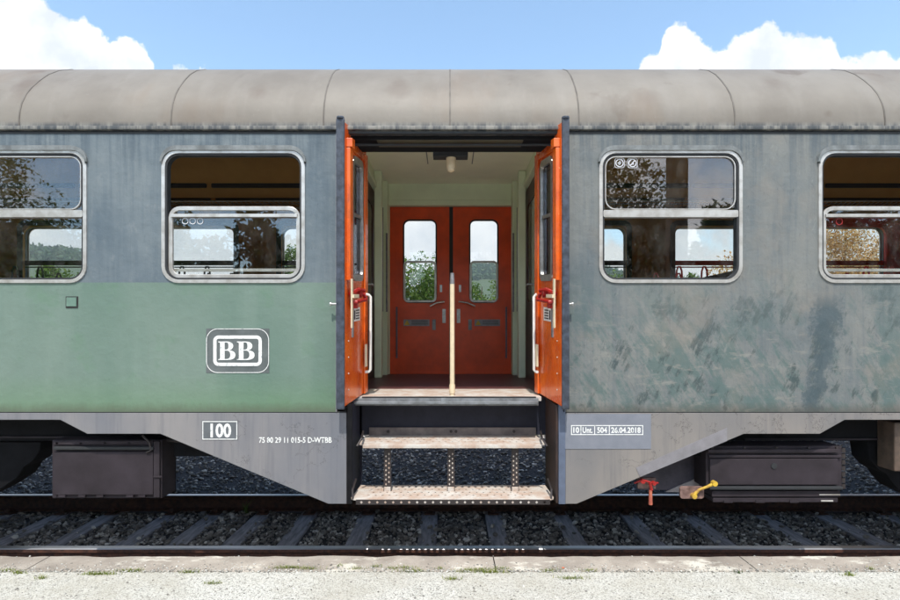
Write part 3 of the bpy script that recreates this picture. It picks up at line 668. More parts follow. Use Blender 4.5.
# near side walls
for s, mat in ((-1, 'side_l'), (1, 'side_r')):
    xs = sorted([s*LX, s*DO])
    holes = [rrect(c-HW+.012, c+HW-.012, WC-HH+.012, WC+HH-.012, .11) for c, _ in WN if c*s > 0]
    mb = MB(); mb.plate([(xs[0], ZB), (xs[1], ZB), (xs[1], ZT), (xs[0], ZT)], holes, 0, .035)
    part(mb, 'side_wall', M[mat], label='green and blue grey side panel' if s < 0 else 'faded grey side panel')
    # skirt
    if s < 0:
        pts = [(-LX, Z(413)), (-LX, Z(420)), (X(60), Z(420)), (X(87), Z(434)), (X(160), Z(434)), (X(328), Z(504)), (X(346.5), Z(504)), (X(346.5), Z(413))]
    else:
        pts = [(X(565.5), Z(413)), (X(565.5), Z(504)), (X(577), Z(504)), (X(744), Z(434)), (X(820), Z(434)), (X(845), Z(420)), (LX, Z(420)), (LX, Z(413))]
    mb = MB(); mb.plate(pts, [], .002, .018); part(mb, 'skirt', M['skirt'], bevel=.003)
    # vertical folds in the skirt
    e = DO+.012
    mb = MB(); mb.box(min(s*DO, s*.845), max(s*DO, s*.845), -.004, .02, ZB, ZT); part(mb, 'edge_trim', M['alu_dark'])
mb = MB(); mb.box(-LX, X(346), .004, .03, Z(413.2), Z(411.9)); mb.box(X(566), LX, .004, .03, Z(413.2), Z(411.9)); part(mb, 'joint_strip', M['rubber'])
# light strip and patch on the right skirt
mb = MB(); mb.plate([(X(636), Z(468)), (X(727), Z(428)), (X(727), Z(441)), (X(640), Z(477))], [], -.001, .003); part(mb, 'skirt_patch', simple('skirt_patch', srgb(130, 127, 131), .6, c2=srgb(118, 115, 118)))
mb = MB(); mb.box(X(563), X(651), -.0015, .003, Z(449), Z(414)); part(mb, 'lettering_field', simple('letter_field', srgb(124, 127, 136), .6, c2=srgb(112, 116, 126), scale=7))
# ---- far side wall + lining
holes = [rrect(c-HW, c+HW, WC-HH, WC+HH, .12) for c in WF]
for s in (-1, 1):
    xs = sorted([s*LX, s*.80]); hs = [rrect(c-HW+.01, c+HW-.01, WC-HH+.01, WC+HH-.01, .11) for c in WF if c*s > 0]
    mb = MB(); mb.plate([(xs[0], ZB), (xs[1], ZB), (xs[1], 3.40), (xs[0], 3.40)], hs, YF-.03, YF); part(mb, 'side_wall', M['side_r'], label='side panel facing away from the platform')
    if s < 0: pts = [(-LX, 1.25), (-LX, 1.2), (-2.9, 1.2), (-2.7, 1.1), (-2.15, 1.1), (-.9, .585), (-.78, .585), (-.78, 1.25)]
    pts = [(s*LX, 1.25), (s*LX, 1.2), (s*2.9, 1.2), (s*2.7, 1.1), (s*2.15, 1.1), (s*.95, .75), (s*.8, .75), (s*.8, 1.25)]
    mb = MB(); mb.plate(pts, [], YF-.02, YF-.004); part(mb, 'skirt', M['skirt'])
# linings
for s in (-1, 1):
    xs = sorted([s*LX, s*.9]); hs = [rrect(c-HW+.02, c+HW-.02, WC-HH+.02, WC+HH-.02, .10) for c in WF if c*s > 0]
    if s < 0:
        mb = MB(); mb.plate([(xs[0], FZ), (xs[1], FZ), (xs[1], 3.55), (xs[0], 3.55)], hs, YF-.08, YF-.05); part(mb, 'wall_lining', M['brown'])
    else:
        xm = 4.16
        mb = MB(); mb.plate([(.9, FZ), (xm, FZ), (xm, 3.55), (.9, 3.55)], [h for h in hs if h[0][0] < xm], YF-.08, YF-.05); part(mb, 'wall_lining', M['brown'])
        mb = MB(); mb.plate([(xm, FZ), (LX, FZ), (LX, 3.30), (xm, 3.30)], [h for h in hs if h[0][0] > xm], YF-.08, YF-.05); part(mb, 'wall_lining', M['red_reflect'], label='wall lining painted with the red glass reflection')
        mb = MB(); mb.plate([(xm, 3.30), (LX, 3.30), (LX, 3.55), (xm, 3.55)], [], YF-.08, YF-.05); part(mb, 'wall_lining', M['brown'])
    hs = [rrect(c-HW+.0, c+HW-.0, WC-HH+.0, WC+HH-.0, .11) for c, _ in WN if c*s > 0]
    mb = MB(); mb.plate([(xs[0], FZ), (xs[1], FZ), (xs[1], 3.52), (xs[0], 3.52)], hs, .055, .075); part(mb, 'wall_lining', M['brown'])
    # ceiling, cove
    cp = [(.08, 3.52), (.20, 3.72), (.45, 3.90), (.95, 4.03), (1.87, 4.03), (2.36, 3.90), (2.58, 3.76), (2.74, 3.55)]
    v = []; f = []
    for x in xs: v += [(x, y, z) for y, z in cp]+[(x, y, z+.012) for y, z in cp]
    n = len(cp)
    for i in range(n-1): f += [(i, i+1, i+1+2*n, i+2*n), (i+n, i+3*n, i+1+3*n, i+1+n)]
    part(MB().add(v, f), 'ceiling', M['ceil_in'], smooth=True)
    # dark slots above the far rack
    for (za, zb) in ((3.635, 3.69), (3.512, 3.538)):
        for k in range(4):
            c = s*(.95+.9+k*1.62+.3); 
            mb = MB(); mb.plate(rrect(c-.78, c+.78, za, zb, .015), [], YF-.105 if za < 3.55 else YF-.22, YF-.09 if za < 3.55 else YF-.205); part(mb, 'vent_slot', M['trim'])
    mb = MB(); mb.box(xs[0], xs[1], YF-.10, YF-.082, 3.46, 3.475); part(mb, 'picture_rail', M['alu_dark'])
    mb = MB(); mb.box(xs[0], xs[1], .08, YF-.08, FZ-.05, FZ-.002); part(mb, 'floor', M['vfloor'])
    # luggage racks
    for y0, y1, zr in ((.10, .42, 3.30), (YF-.46, YF-.12, 3.41)):
        mb = MB(); mb.tube([(xs[0], y0, zr), (xs[1], y0, zr)], .009, 8); mb.tube([(xs[0], y1, zr), (xs[1], y1, zr)], .012, 8)
        k = 0; x = xs[0]
        while x < xs[1]-.05:
            mb.tube([(x, y0, zr), (x+.055, (y0+y1)/2, zr-.012), (x+.09, y1, zr)], .0035, 4); x += .055
        part(mb, 'luggage_rack', M['chrome'])
    # end wall
    mb = MB(); mb.box(s*LX-.02, s*LX+.02, .0, YF, 1.26, 3.5); part(mb, 'end_wall', M['side_r'])
    v = [(s*(LX-.01), y, z) for y, z in full]; mb = MB(); mb.add(v, [tuple(range(len(v)))]); part(mb, 'roof_end', M['roof'])
# ---- near windows
def sub(mb, name, mat, w, bevel=0, smooth=False):
    o = mb.build(name, mat, None, None, smooth, bevel); o.parent = w; return o
def hood(mb):
    def path(hw, top, r, down):
        p = [(-hw, top-down)]
        for k in range(7): t = R(180-15*k); p.append((-hw+r+r*math.cos(t), top-r+r*math.sin(t)))
        for k in range(7): t = R(90-15*k); p.append((hw-r+r*math.cos(t), top-r+r*math.sin(t)))
        return p+[(hw, top-down)]
    a = path(HW+.009, HH+.029, .12, .12); b = path(HW-.004, HH-.006, .10, .083)
    mb.plate(a+b[::-1], [], -.020, .0)
proto = {}
def make_window(kind):
    mb = MB(); ring(mb, -HW, HW, -HH, HH, .125, .025, -.010, .055)
    w = mb.build('window', M['alu'], None, None, False, .004)
    mb = MB(); hood(mb); sub(mb, 'hood', simple('hood_paint', srgb(126, 130, 130), .5, c2=srgb(94, 97, 97), scale=14), w, .004)
    mb = MB(); ring(mb, -HW+.025, HW-.025, -HH+.025, HH-.025, .101, .014, -.003, .05); sub(mb, 'seal', M['rubber'], w)
    iw = HW-.040
    zc = lambda p: Z(p)-WC
    if kind == 0:
        mb = MB(); mb.plate(rrect(-HW+.03, HW-.03, zc(217.2), zc(210.2), .012), [], -.008, .03); sub(mb, 'crossbar', M['alu'], w, .004)
        mb = MB(); mb.plate(rrect(-iw, iw, zc(211), HH-.038, .004, 4, .09), [], .012, .016); sub(mb, 'upper_pane', M['glass'], w)
        mb = MB(); mb.plate(rrect(-iw, iw, -HH+.038, zc(216), .09, 6, .004), [], .020, .024); sub(mb, 'lower_pane', M['glass'], w)
        mb = MB(); ring(mb, -iw+.006, iw-.006, zc(209.5), HH-.045, .08, .007, .0, .010); sub(mb, 'glazing_bead', M['alu'], w)
    else:
        mb = MB(); ring(mb, -iw, iw, -HH+.036, zc(205.8), .085, .030, .012, .034); sub(mb, 'sliding_sash', M['alu'], w, .004)
        mb = MB(); mb.box(-iw+.02, iw-.02, -.002, .012, zc(217), zc(213.8)); sub(mb, 'crossbar', M['alu'], w, .002)
        mb = MB(); mb.box(-iw+.02, iw-.02, .036, .046, zc(271), zc(268)); sub(mb, 'lower_bar', M['alu'], w, .002)
        mb = MB(); mb.plate(rrect(-iw+.02, iw-.02, -HH+.055, zc(207), .07), [], .020, .024); sub(mb, 'lower_pane', M['glass'], w)
    return w
def copy_tree(o, parent=None):
    c = o.copy(); COL.objects.link(c)
    if parent: c.parent = parent
    for ch in [q for q in bpy.data.objects if q.parent == o]: copy_tree(ch, c)
    return c
near = {}
for c, k in WN:
    if k not in proto: proto[k] = make_window(k); w = proto[k]
    else: w = copy_tree(proto[k])
    w.location = (c, 0, WC); w.parent = coach; w.matrix_parent_inverse = Matrix.Translation((0, -1.41, 0)); near[c] = w
def win_label(c, t): near[c]['label'] = t
win_label(-3.213, 'closed window with trees mirrored in its upper pane'); win_label(-1.601, 'window with lowered sash, left of the doors'); win_label(1.631, 'closed window with two round stickers'); win_label(3.251, 'window with lowered sash, its red reflection painted on the interior')
# stickers in the window glass
def disc(mb, cx, cz, r, y, w=None, n=24):
    o = [(cx+r*math.cos(6.2832*k/n), cz+r*math.sin(6.2832*k/n)) for k in range(n)]
    h = [] if w is None else [[(cx+(r-w)*math.cos(6.2832*k/n), cz+(r-w)*math.sin(6.2832*k/n)) for k in range(n)]]
    mb.plate(o, h, y, y+.0008)
w = near[1.631]
M['st_white'] = simple('sticker_white', (.7, .7, .72, 1), .5, bump=0, var=.1)
for cx in (X(620)-1.631, X(633)-1.631):
    mb = MB(); cz = Z(162.5)-WC
    mb.plate(rrect(cx-.037, cx+.037, cz-.037, cz+.037, .018), [rrect(cx-.034, cx+.034, cz-.034, cz+.034, .016)], .0095, .0102)
    disc(mb, cx, cz, .030, .0095, .006)
    if cx < -.1 and cx < X(626)-1.631: mb.box(cx-.014, cx+.012, .0095, .0102, cz-.004, cz+.004); mb.box(cx-.003, cx+.004, .0095, .0102, cz-.014, cz+.014)
    else: mb.add([(cx-.02, .0095, cz-.016), (cx-.014, .0095, cz-.021), (cx+.02, .0095, cz+.016), (cx+.014, .0095, cz+.021)], [(0, 1, 2, 3)]); mb.box(cx-.006, cx+.01, .0095, .0102, cz-.012, cz-.004)
    sub(mb, 'sticker', M['st_white'], w)
w = near[-1.601]; mb = MB()
for k in range(3): disc(mb, X(184+k*7.5)+1.601, Z(220.5)-WC, .024, .017, .005)
sub(mb, 'sticker', M['st_white'], w)
w = near[3.251]; mb = MB(); disc(mb, X(841)-3.251, Z(221)-WC, .026, .017, .005); sub(mb, 'sticker', M['red'], w)
# ---- far windows
fw = None
for c in WF:
    if fw is None:
        mb = MB(); ring(mb, -HW, HW, -HH, HH, .12, .03, .0, .012); fw = mb.build('window', M['alu'], None, None)
        mb = MB(); ring(mb, -HW-.045, HW+.045, -HH-.04, HH+.06, .10, .062, -.095, -.085); sur = sub(mb, 'surround', M['trim'], fw)
        mb = MB(); mb.box(-HW+.02, HW-.02, -.05, -.035, -.005, .055); mb.box(-HW+.02, HW-.02, -.05, -.04, -.035, -.02); bar = sub(mb, 'crossbar', M['trim'], fw)
        mb = MB(); mb.plate(rrect(-HW+.02, HW-.02, -HH+.02, HH-.02, .1), [], -.030, -.026); sub(mb, 'pane', M['glass_far'], fw)
        w = fw
    else:
        w = copy_tree(fw)
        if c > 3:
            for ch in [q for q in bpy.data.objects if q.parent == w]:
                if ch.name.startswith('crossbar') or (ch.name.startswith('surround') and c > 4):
                    ch.data = ch.data.copy(); ch.data.materials[0] = M['red_reflect']; ch['label'] = 'red ' + ch.name.split('.')[0]
    w.location = (c, YF, WC); w.parent = coach; w.matrix_parent_inverse = Matrix.Translation((0, -1.41, 0))
# ---- seats: back to back pairs at the pillars
def seat(x, y0, y1, d, red):
    """d = +1: the seat faces +x"""
    pf = [(-.02, FZ+.35), (.50, FZ+.35), (.52, FZ+.44), (.48, FZ+.47), (.10, FZ+.44), (.03, FZ+.95), (-.035, FZ+1.0), (-.05, FZ+.95)]
    mb = MB(); mb.plate([(x+d*a, z) for a, z in pf], [], y0, y1); o = part(mb, 'seat', M['seat'], bevel=.015)
    mb = MB(); ya = y1 if y1 < 1.4 else y0
    hx = x-d*.0
    mb.tube([(hx-.032, ya, FZ+.97), (hx-.024, ya, FZ+1.10), (hx-.008, ya, FZ+1.14), (hx+.008, ya, FZ+1.14), (hx+.024, ya, FZ+1.10), (hx+.032, ya, FZ+.97)], .009, 8)
    h = mb.build('handle', M['red_reflect'] if red else M['trim'], None, None, True); h.parent = o
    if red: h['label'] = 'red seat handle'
    mb = MB(); mb.box(x+d*.25-.02, x+d*.25+.02, y0+.1, y1-.1, FZ, FZ+.35); lg = mb.build('leg', M['trim'], None, None); lg.parent = o
for pc in (-5.65, -4.02, -2.43, 2.30, 4.08, 5.7):
    for y0, y1 in ((.12, 1.13), (1.70, 2.70)):
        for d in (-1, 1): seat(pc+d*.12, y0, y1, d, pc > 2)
# slanting red reflection across the bay seen in the third window
# ================================================================== vestibule
mb = MB(); mb.box(-.90, .90, .62, YF-.04, FZ-.06, FZ); part(mb, 'vestibule_floor', M['vfloor'])
mb = MB(); mb.box(-.72, .72, .26, .86, FZ-.03, FZ+.003); part(mb, 'threshold_board', M['tread'])
mb = MB(); mb.box(-.90, .90, .33, YF-.17, 3.695, 3.72); part(mb, 'vestibule_ceiling', M['vceil'])
for s in (-1, 1):
    xa, xb = sorted((s*.86, s*.90))
    mb = MB(); mb.box(xa, xb, .21, 1.25, FZ, 3.70); mb.box(xa, xb, .07, .209, FZ, 3.55); mb.box(xa, xb, 2.42, YF-.19, FZ, 3.70); mb.box(xa, xb, 1.25, 2.42, 3.52, 3.70)
    part(mb, 'vestibule_wall', M['vgreen'])
    mb = MB(); mb.box(*sorted((s*.83, s*.90)), 1.22, 1.27, FZ, 3.56); mb.box(*sorted((s*.83, s*.90)), 2.38, 2.43, FZ, 3.56); mb.box(*sorted((s*.83, s*.90)), 1.27, 2.38, 3.50, 3.56)
    part(mb, 'door_frame', M['vgreen'], bevel=.004)
    mb = MB(); mb.plate([(1.27, FZ), (2.38, FZ), (2.38, 3.50), (1.27, 3.50)], [rrect(1.5, 2.15, 2.2, 3.3, .08)], s*.885, s*.90, fn=lambda a, b, c: (b, a, c))
    sd = part(mb, 'saloon_door', M['darkred'])
    mb = MB(); mb.plate(rrect(1.48, 2.17, 2.18, 3.32, .08), [], s*.891, s*.894, fn=lambda a, b, c: (b, a, c)); g = mb.build('pane', M['glass_far'], None, None); g.parent = sd
    mb = MB(); mb.tube([(s*.88, 1.62, 2.36), (s*.82, 1.62, 2.36), (s*.82, 1.75, 2.36)], .012, 8); g = mb.build('handle', M['chrome'], None, None, True); g.parent = sd
    # green posts before the rear doors
    mb = MB(); mb.box(*sorted((s*.775, s*.86)), 2.10, 2.20, FZ, 3.695); part(mb, 'corner_post', M['vgreen'], bevel=.012)
    mb = MB(); mb.box(*sorted((s*.755, s*.86)), 2.50, 2.66, FZ, 3.695); part(mb, 'corner_post', M['vgreen'], bevel=.012)
    mb = MB(); mb.box(*sorted((s*.77, s*.80)), 2.205, 2.225, 2.1, 3.3); part(mb, 'pipe', M['alu_dark'])
    mb = MB(); mb.tube([(s*.74, 2.30, 2.1), (s*.74, 2.30, 3.02)], .011, 8); part(mb, 'handrail', M['alu_dark'], smooth=True)
    # dark curved shaft seen beside the open leaf
mb = MB(); mb.box(-.86, .86, 2.64, 2.70, 3.425, 3.695); part(mb, 'header_panel', M['vgreen'])
mb = MB(); mb.box(-.86, .86, 2.625, 2.64, 3.425, 3.49); part(mb, 'header_rail', M['vgreen'], bevel=.004)
# thin ceiling batten lines and light fitting
mb = MB(); mb.box(.235, .245, .8, 1.85, 3.687, 3.695); mb.box(-.245, -.235, .8, 1.85, 3.687, 3.695); part(mb, 'ceiling_batten', M['alu_dark'])
yl = .33
mb = MB(); mb.box(X(433, yl), X(468, yl), yl+.0, yl+.10, Z(156, yl), Z(147, yl)); part(mb, 'lamp_base', M['rubber'], bevel=.004)
mb = MB(); mb.tube([(X(451, .38), .38, Z(155, .38)), (X(451, .38), .38, Z(167, .38)), (X(451, .38), .38, Z(171, .38)), (X(451, .38), .38, Z(172.3, .38))], [.040, .040, .028, .008], 18); part(mb, 'lamp_glass', M['cream'], smooth=True)
# door header box, black with brown panel
mb = MB(); mb.box(-DO, DO, .0, .05, 3.327, ZT+.03); part(mb, 'door_header', M['roof'])
mb = MB(); mb.box(-DO, DO, .05, .20, 3.30, 3.50); mb.box(-DO, DO, .201, .34, 3.302, 3.69); part(mb, 'door_mechanism_cover', M['black'])
mb = MB(); mb.box(-.55, .55, .06, .20, 3.293, 3.299); part(mb, 'header_plate', simple('header_brown', srgb(86, 78, 60), .5), bevel=0)
mb = MB(); mb.tube([(-.8, .10, 3.275), (.8, .10, 3.275)], .010, 8); part(mb, 'door_track', M['rubber'], smooth=True)
# ---- rear doors
yd = 2.70
def rd(px): return X(px, yd)
def rz(py): return Z(py, yd)
for s, x0, x1, wx0, wx1 in ((-1, 390, 449.3, 404, 436), (1, 453, 513, 470, 497.5)):
    w0, w1, z0, z1 = rd(wx0), rd(wx1), rz(302), rz(220.5)
    mb = MB(); mb.plate([(rd(x0), FZ), (rd(x1), FZ), (rd(x1), 3.422), (rd(x0), 3.422)], [rrect(w0, w1, z0, z1, .07)], yd, yd+.04)
    d = part(mb, 'rear_door', M['rdoor'], label='dark red closed door leaf')
    def sp(mb, name, mat, bevel=0, smooth=False):
        o = mb.build(name, mat, None, None, smooth, bevel); o.parent = d; return o
    mb = MB(); ring(mb, w0-.012, w1+.012, z0-.012, z1+.012, .08, .018, yd-.010, yd-.001); sp(mb, 'window_seal', M['rubber'])
    mb = MB(); ring(mb, w0-.006, w1+.006, z0-.006, rz(261), .06, .026, yd-.022, yd-.011); sp(mb, 'window_frame', M['alu'], .003)
    mb = MB(); mb.plate(rrect(w0-.004, w1+.004, z0-.004, z1+.004, .07), [], yd+.018, yd+.022); sp(mb, 'pane', M['glass_far'])
    mb = MB(); ring(mb, min(w0, w1)-.09, max(w0, w1)+.09, z0-.12, z1+.07, .02, .006, yd-.004, yd-.001)
    ring(mb, min(w0, w1)-.09, max(w0, w1)+.09, FZ+.12, FZ+.72, .02, .006, yd-.004, yd-.001); sp(mb, 'panel_moulding', M['rdoor'])
    hx0, hx1 = (430, 444) if s < 0 else (475, 459)
    mb = MB(); mb.tube([(rd(hx1), yd-.005, rz(302)), (rd(hx1), yd-.06, rz(302)), (rd(hx0)*.5+rd(hx1)*.5, yd-.062, rz(303)), (rd(hx0), yd-.06, rz(306.5))], .010, 8); sp(mb, 'door_handle', M['chrome'], smooth=True)
    lx = 444 if s < 0 else 458.5
    mb = MB(); mb.box(rd(lx)-.022, rd(lx)+.022, yd-.008, yd-.001, rz(323), rz(309)); mb.cyl((rd(lx), yd-.01, rz(312)), (0, 1, 0), .013, .016, 12); sp(mb, 'lock_plate', M['chrome'], .002)
    mb = MB(); mb.box(rd(441 if s < 0 else 460)-.014, rd(441 if s < 0 else 460)+.014, yd-.006, yd-.001, rz(292), rz(285)); sp(mb, 'upper_lock', M['chrome'])
    sx0, sx1 = (403.5, 429.5) if s < 0 else (474.5, 500)
    mb = MB(); mb.box(rd(sx0), rd(sx1), yd-.005, yd-.001, rz(326), rz(319.5)); sp(mb, 'warning_label', M['sticker'])
    mb = MB(); tx = rd(sx0)+.045; tz = rz(325); mb.add([(tx-.035, yd-.007, tz), (tx+.035, yd-.007, tz), (tx, yd-.007, tz+.062)], [(0, 1, 2)]); sp(mb, 'warning_triangle', M['amber'])
    mb = MB(); 
    for k in range(3): mb.box(tx+.055, rd(sx1)-.02, yd-.007, yd-.0055, tz+.008+k*.02, tz+.016+k*.02)
    sp(mb, 'label_text', M['bolt'])
    kx = 434 if s < 0 else 470
    mb = MB(); mb.box(rd(kx)-.022, rd(kx)+.022, yd-.010, yd-.001, rz(330), rz(319.5)); mb.cyl((rd(kx), yd-.012, rz(327)), (0, 1, 0), .012, .012, 12); sp(mb, 'key_plate', M['alu_dark'], .002)
    bx = 397 if s < 0 else 506
    mb = MB(); mb.tube([(rd(bx), yd-.03, rz(307)), (rd(bx), yd-.03, rz(358))], .011, 8); sp(mb, 'grab_bar', simple('bar_lilac', srgb(120, 110, 125), .4), smooth=True)
mb = MB(); mb.box(rd(449.3), rd(453), yd+.01, yd+.05, FZ, 3.42); part(mb, 'door_gap_seal', M['rubber'])
mb = MB(); mb.box(-.86, rd(390), yd-.04, yd+.04, FZ, 3.42); mb.box(rd(513), .86, yd-.04, yd+.04, FZ, 3.42); part(mb, 'rear_jamb', M['vgreen'])
mb = MB(); mb.box(-.86, .86, yd+.001, yd+.08, 3.423, 3.50); part(mb, 'rear_header', M['side_r'])
# centre pole
mb = MB(); yp = .36; mb.tube([(X(452.2, yp), yp, FZ), (X(452.2, yp), yp, Z(284, yp))], .019, 14); mb.tube([(X(452.2, yp), yp, FZ+.02), (X(452.2, yp), yp, FZ+.09)], .024, 14)
pole = part(mb, 'centre_pole', M['cream'], smooth=True)
mb = MB(); mb.tube([(X(452.2, yp), yp, Z(284, yp)), (X(452.2, yp), yp, Z(273, yp))], [.020, .015], 14); o = mb.build('cap', M['alu_dark'], None, None, True); o.parent = pole
# ---- open folding door leaves
def leaf(s, xn, xf):
    yn, yf = -.08, .45
    def mp(a, b, c):      # a: 0..1 along the leaf, b: thickness outward from the passage (m), c: height
        x = xn+(xf-xn)*a-(-s)*0; y = yn+(yf-yn)*a
        return (x+s*b, y, c+.05*a)
    z0, z1 = 1.315, 3.375
    mb = MB(); mb.plate([(0, z0), (1, z0), (1, z1), (0, z1)], [rrect(.30, .78, 2.235, 3.17, .09)], 0, .034, mp)
    L = part(mb, 'door_leaf', M['orange'], bevel=.003, label='open orange folding door leaf on the %s of the doorway' % ('left' if s < 0 else 'right'))
    def sp(mb, name, mat, bevel=0, smooth=False, label=None):
        o = mb.build(name, mat, None, None, smooth, bevel); o.parent = L
        if label: o['label'] = label
        return o
    mb = MB(); ring(mb, .29, .79, 2.225, 3.18, .09, .05, -.012, .012); mb.v = [mp(*p) for p in mb.v]; sp(mb, 'window_frame', M['chrome'])
    mb = MB(); mb.plate([(.34, 2.72), (.74, 2.72), (.74, 2.745), (.34, 2.745)], [], -.006, .010, mp); sp(mb, 'window_bar', M['chrome'])
    mb = MB(); mb.plate(rrect(.32, .76, 2.25, 3.15, .08), [], .014, .018, mp); sp(mb, 'pane', m_glass('leaf_glass_%s' % ('a' if s < 0 else 'b'), 1.4, .03, (.42, .38, .42, 1)))
    # raised outer stile and cross rail
    mb = MB(); mb.plate([(.05, 2.23), (.17, 2.23), (.17, 3.20), (.05, 3.20)], [], -.030, -.001, mp); mb.plate([(.175, 3.20), (.92, 3.20), (.92, 3.24), (.175, 3.24)], [], -.012, -.001, mp); mb.plate([(.05, 3.205), (.17, 3.205), (.17, 3.27), (.05, 3.27)], [], -.045, -.001, mp)
    sp(mb, 'stile', M['orange'], .004)
    mb = MB(); mb.plate([(.84, z0), (.985, z0), (.985, z1-.12), (.84, z1-.12)], [], -.016, -.001, mp); sp(mb, 'inner_stile', M['orange'], .004)
    # far half of the folding leaf, edge on behind the first
    mb = MB(); mb.plate([(.02, z0), (.98, z0), (.98, z1), (.02, z1)], [rrect(.30, .78, 2.235, 3.17, .09)], .040, .058, mp); sp(mb, 'outer_skin', M['rubber_edge'])
    # rubber on the leading edge
    w = .060 if s < 0 else .052
    xa, xb = sorted((xn, xn+s*w)); mb = MB(); mb.box(xa, xb, yn-.028, yn-.001, z0-.02, z1+.02); mb.cyl(((xa+xb)/2, yn-.014, z1+.025), (0, 0, 1), .028, .02, 12)
    sp(mb, 'edge_seal', M['rubber_edge'], .006)
    # lock and levers
    def q(a, b, c): return mp(a, b, c)
    mb = MB(); mb.tube([q(.12, -.03, 2.07), q(.12, -.06, 2.07), q(.60, -.06, 2.08), q(.62, -.03, 2.14)], .014, 8); mb.tube([q(.10, -.02, 2.13), q(.30, -.05, 2.16), q(.55, -.05, 2.15)], .016, 8); mb.cyl(q(.40, -.035, 2.13), (1, 0, 0), .032, .05, 14); mb.cyl(q(.22, -.03, 2.05), (1, 0, 0), .03, .05, 14)
    sp(mb, 'lock_lever', M['red'], smooth=True, label='red lock lever')
    mb = MB(); mb.plate([(.06, 1.88), (.12, 1.88), (.12, 2.24), (.06, 2.24)], [], -.04, -.031, mp); mb.plate([(.06, 2.10), (.30, 2.10), (.30, 2.125), (.06, 2.125)], [], -.055, -.041, mp); sp(mb, 'lock_plate', M['cream'], .002)
    mb = MB(); mb.plate([(.36, 1.915), (.66, 1.915), (.66, 2.02), (.36, 2.02)], [], -.003, -.001, mp); sp(mb, 'notice', M['white'])
    mb = MB()
    for k in range(4): mb.plate([(.46, 1.93+k*.021), (.62, 1.93+k*.021), (.62, 1.94+k*.021), (.46, 1.94+k*.021)], [], -.0045, -.0032, mp)
    mb.plate([(.38, 1.93), (.43, 1.93), (.43, 2.00), (.38, 2.00)], [], -.0045, -.0032, mp)
    sp(mb, 'notice_text', M['bolt'])
    mb = MB(); mb.plate([(.28, 1.80), (.33, 1.80), (.33, 2.03), (.28, 2.03)], [], -.010, -.001, mp); sp(mb, 'latch_bar', M['alu_dark'])
    # white handrail loop
    hx = X(370.5 if s < 0 else 534, .40); a0 = mp(.93, -.01, 0)
    mb = MB(); ztop, zbot = Z(295, .42), Z(371.5, .42)
    mb.tube([(a0[0], a0[1]-.02, ztop+.004), (hx-.0+s*.015, .40, ztop), (hx, .40, ztop-.015), (hx, .40, zbot+.015), (hx+s*.015, .40, zbot), (a0[0]+s*.0, a0[1]-.05, zbot)], .0115, 8)
    sp(mb, 'handrail', M['white'], smooth=True)
    mb = MB(); mb.plate([(.80, z0+.22), (.86, z0+.22), (.86, z0+.40), (.80, z0+.40)], [], -.03, -.017, mp); sp(mb, 'rail_bracket', M['cream'], .003)
    # knob on the outside
    mb = MB(); kx = X(334 if s < 0 else 569, -.03); mb.cyl((kx, -.055, Z(304.5)), (1, 0, 0), .009, .045, 12); mb.cyl((kx+s*.018, -.055, Z(304.5)), (1, 0, 0), .015, .012, 12); sp(mb, 'knob', M['chrome'], smooth=True)
    # screws along the skin
    mb = MB()
    for zz in np.arange(1.42, 1.85, .12): mb.cyl(q(.15, -.001, zz), (1, 0, 0), .006, .006, 8)
    sp(mb, 'screw_row', M['alu'])
    # scratch marks
leaf(-1, X(345, -.08), X(366.3, .45)); leaf(1, X(561.5, -.08), X(536, .45))
# ---- steps
mb = MB(); mb.box(X(355, .26), X(538, .26), .235, .259, Z(405.5, .25), Z(398.2, .25)); mb.box(X(352, .22), X(538, .22), .20, .234, Z(404.5, .2), Z(401.5, .2)); mb.box(X(441, .2), X(446, .2), .19, .1985, Z(404, .2), Z(398, .2))
part(mb, 'threshold_nosing', simple('nosing_grey', srgb(128, 132, 136), .5, c2=srgb(96, 98, 100), scale=14), bevel=.003)
mb = MB(); mb.box(X(362, .24), X(536, .24), .238, .258, Z(398.0, .25), Z(396.6, .25)); part(mb, 'threshold_gap', M['rubber'])
mb = MB(); mb.box(-.80, .80, .462, .49, Z(435, .46), 1.311); part(mb, 'riser', M['navy'])
mb = MB(); mb.box(X(369.5, .46), X(535.5, .46), .44, .455, 1.0, Z(427.5, .45)); part(mb, 'step_back_plate', simple('plate_greybrown', srgb(128, 118, 114), .5, c2=srgb(96, 88, 86)))
for px in (388, 451, 456, 514): part(MB().cyl((X(px, .43), .435, Z(431.5, .43)), (0, 1, 0), .012, .016, 10), 'step_bolt', M['bolt'])
def step(yf_, yb, pyf, pxl, pxr, bxl, bxr, th, name):
    zt = Z(pyf, yf_); xl, xr, bl, br = X(pxl, yf_), X(pxr, yf_), X(bxl, yb), X(bxr, yb)
    # serrated open-mesh tread: ribs and slots
    mb = MB(); r_ = .05
    fr = [(xl, yf_+r_)]+[(xl+r_-r_*math.cos(R(a)), yf_+r_-r_*math.sin(R(a))) for a in (30, 60, 90)]+[(xr-r_+r_*math.sin(R(a)), yf_+r_-r_*math.cos(R(a))) for a in (0, 30, 60, 90)]+[(br, yb), (bl, yb)]
    holes = []
    n = 24
    for row in range(4):
        y = yf_+.10+row*.075
        if row == 3 and yf_ < 0: y = .261
        if y+.03 > yb: break
        for k in range(n):
            cx = xl+.12+(xr-xl-.24)*(k+.5*(row % 2))/n
            q_ = .018 if row == 3 else .011
            holes.append([(cx-q_, y), (cx, y-q_*1.3), (cx+q_, y), (cx, y+q_*1.3)])
    mb.plate(fr, holes, zt-.008, zt, fn=lambda a, b, c: (a, c, b))
    o = part(mb, name, M['tread'])
    return o, zt, xl, xr, bl, br
s1, zt1, *_ = step(.09, .44, 444.5, 357.5, 547, 368, 536, .02, 'step')
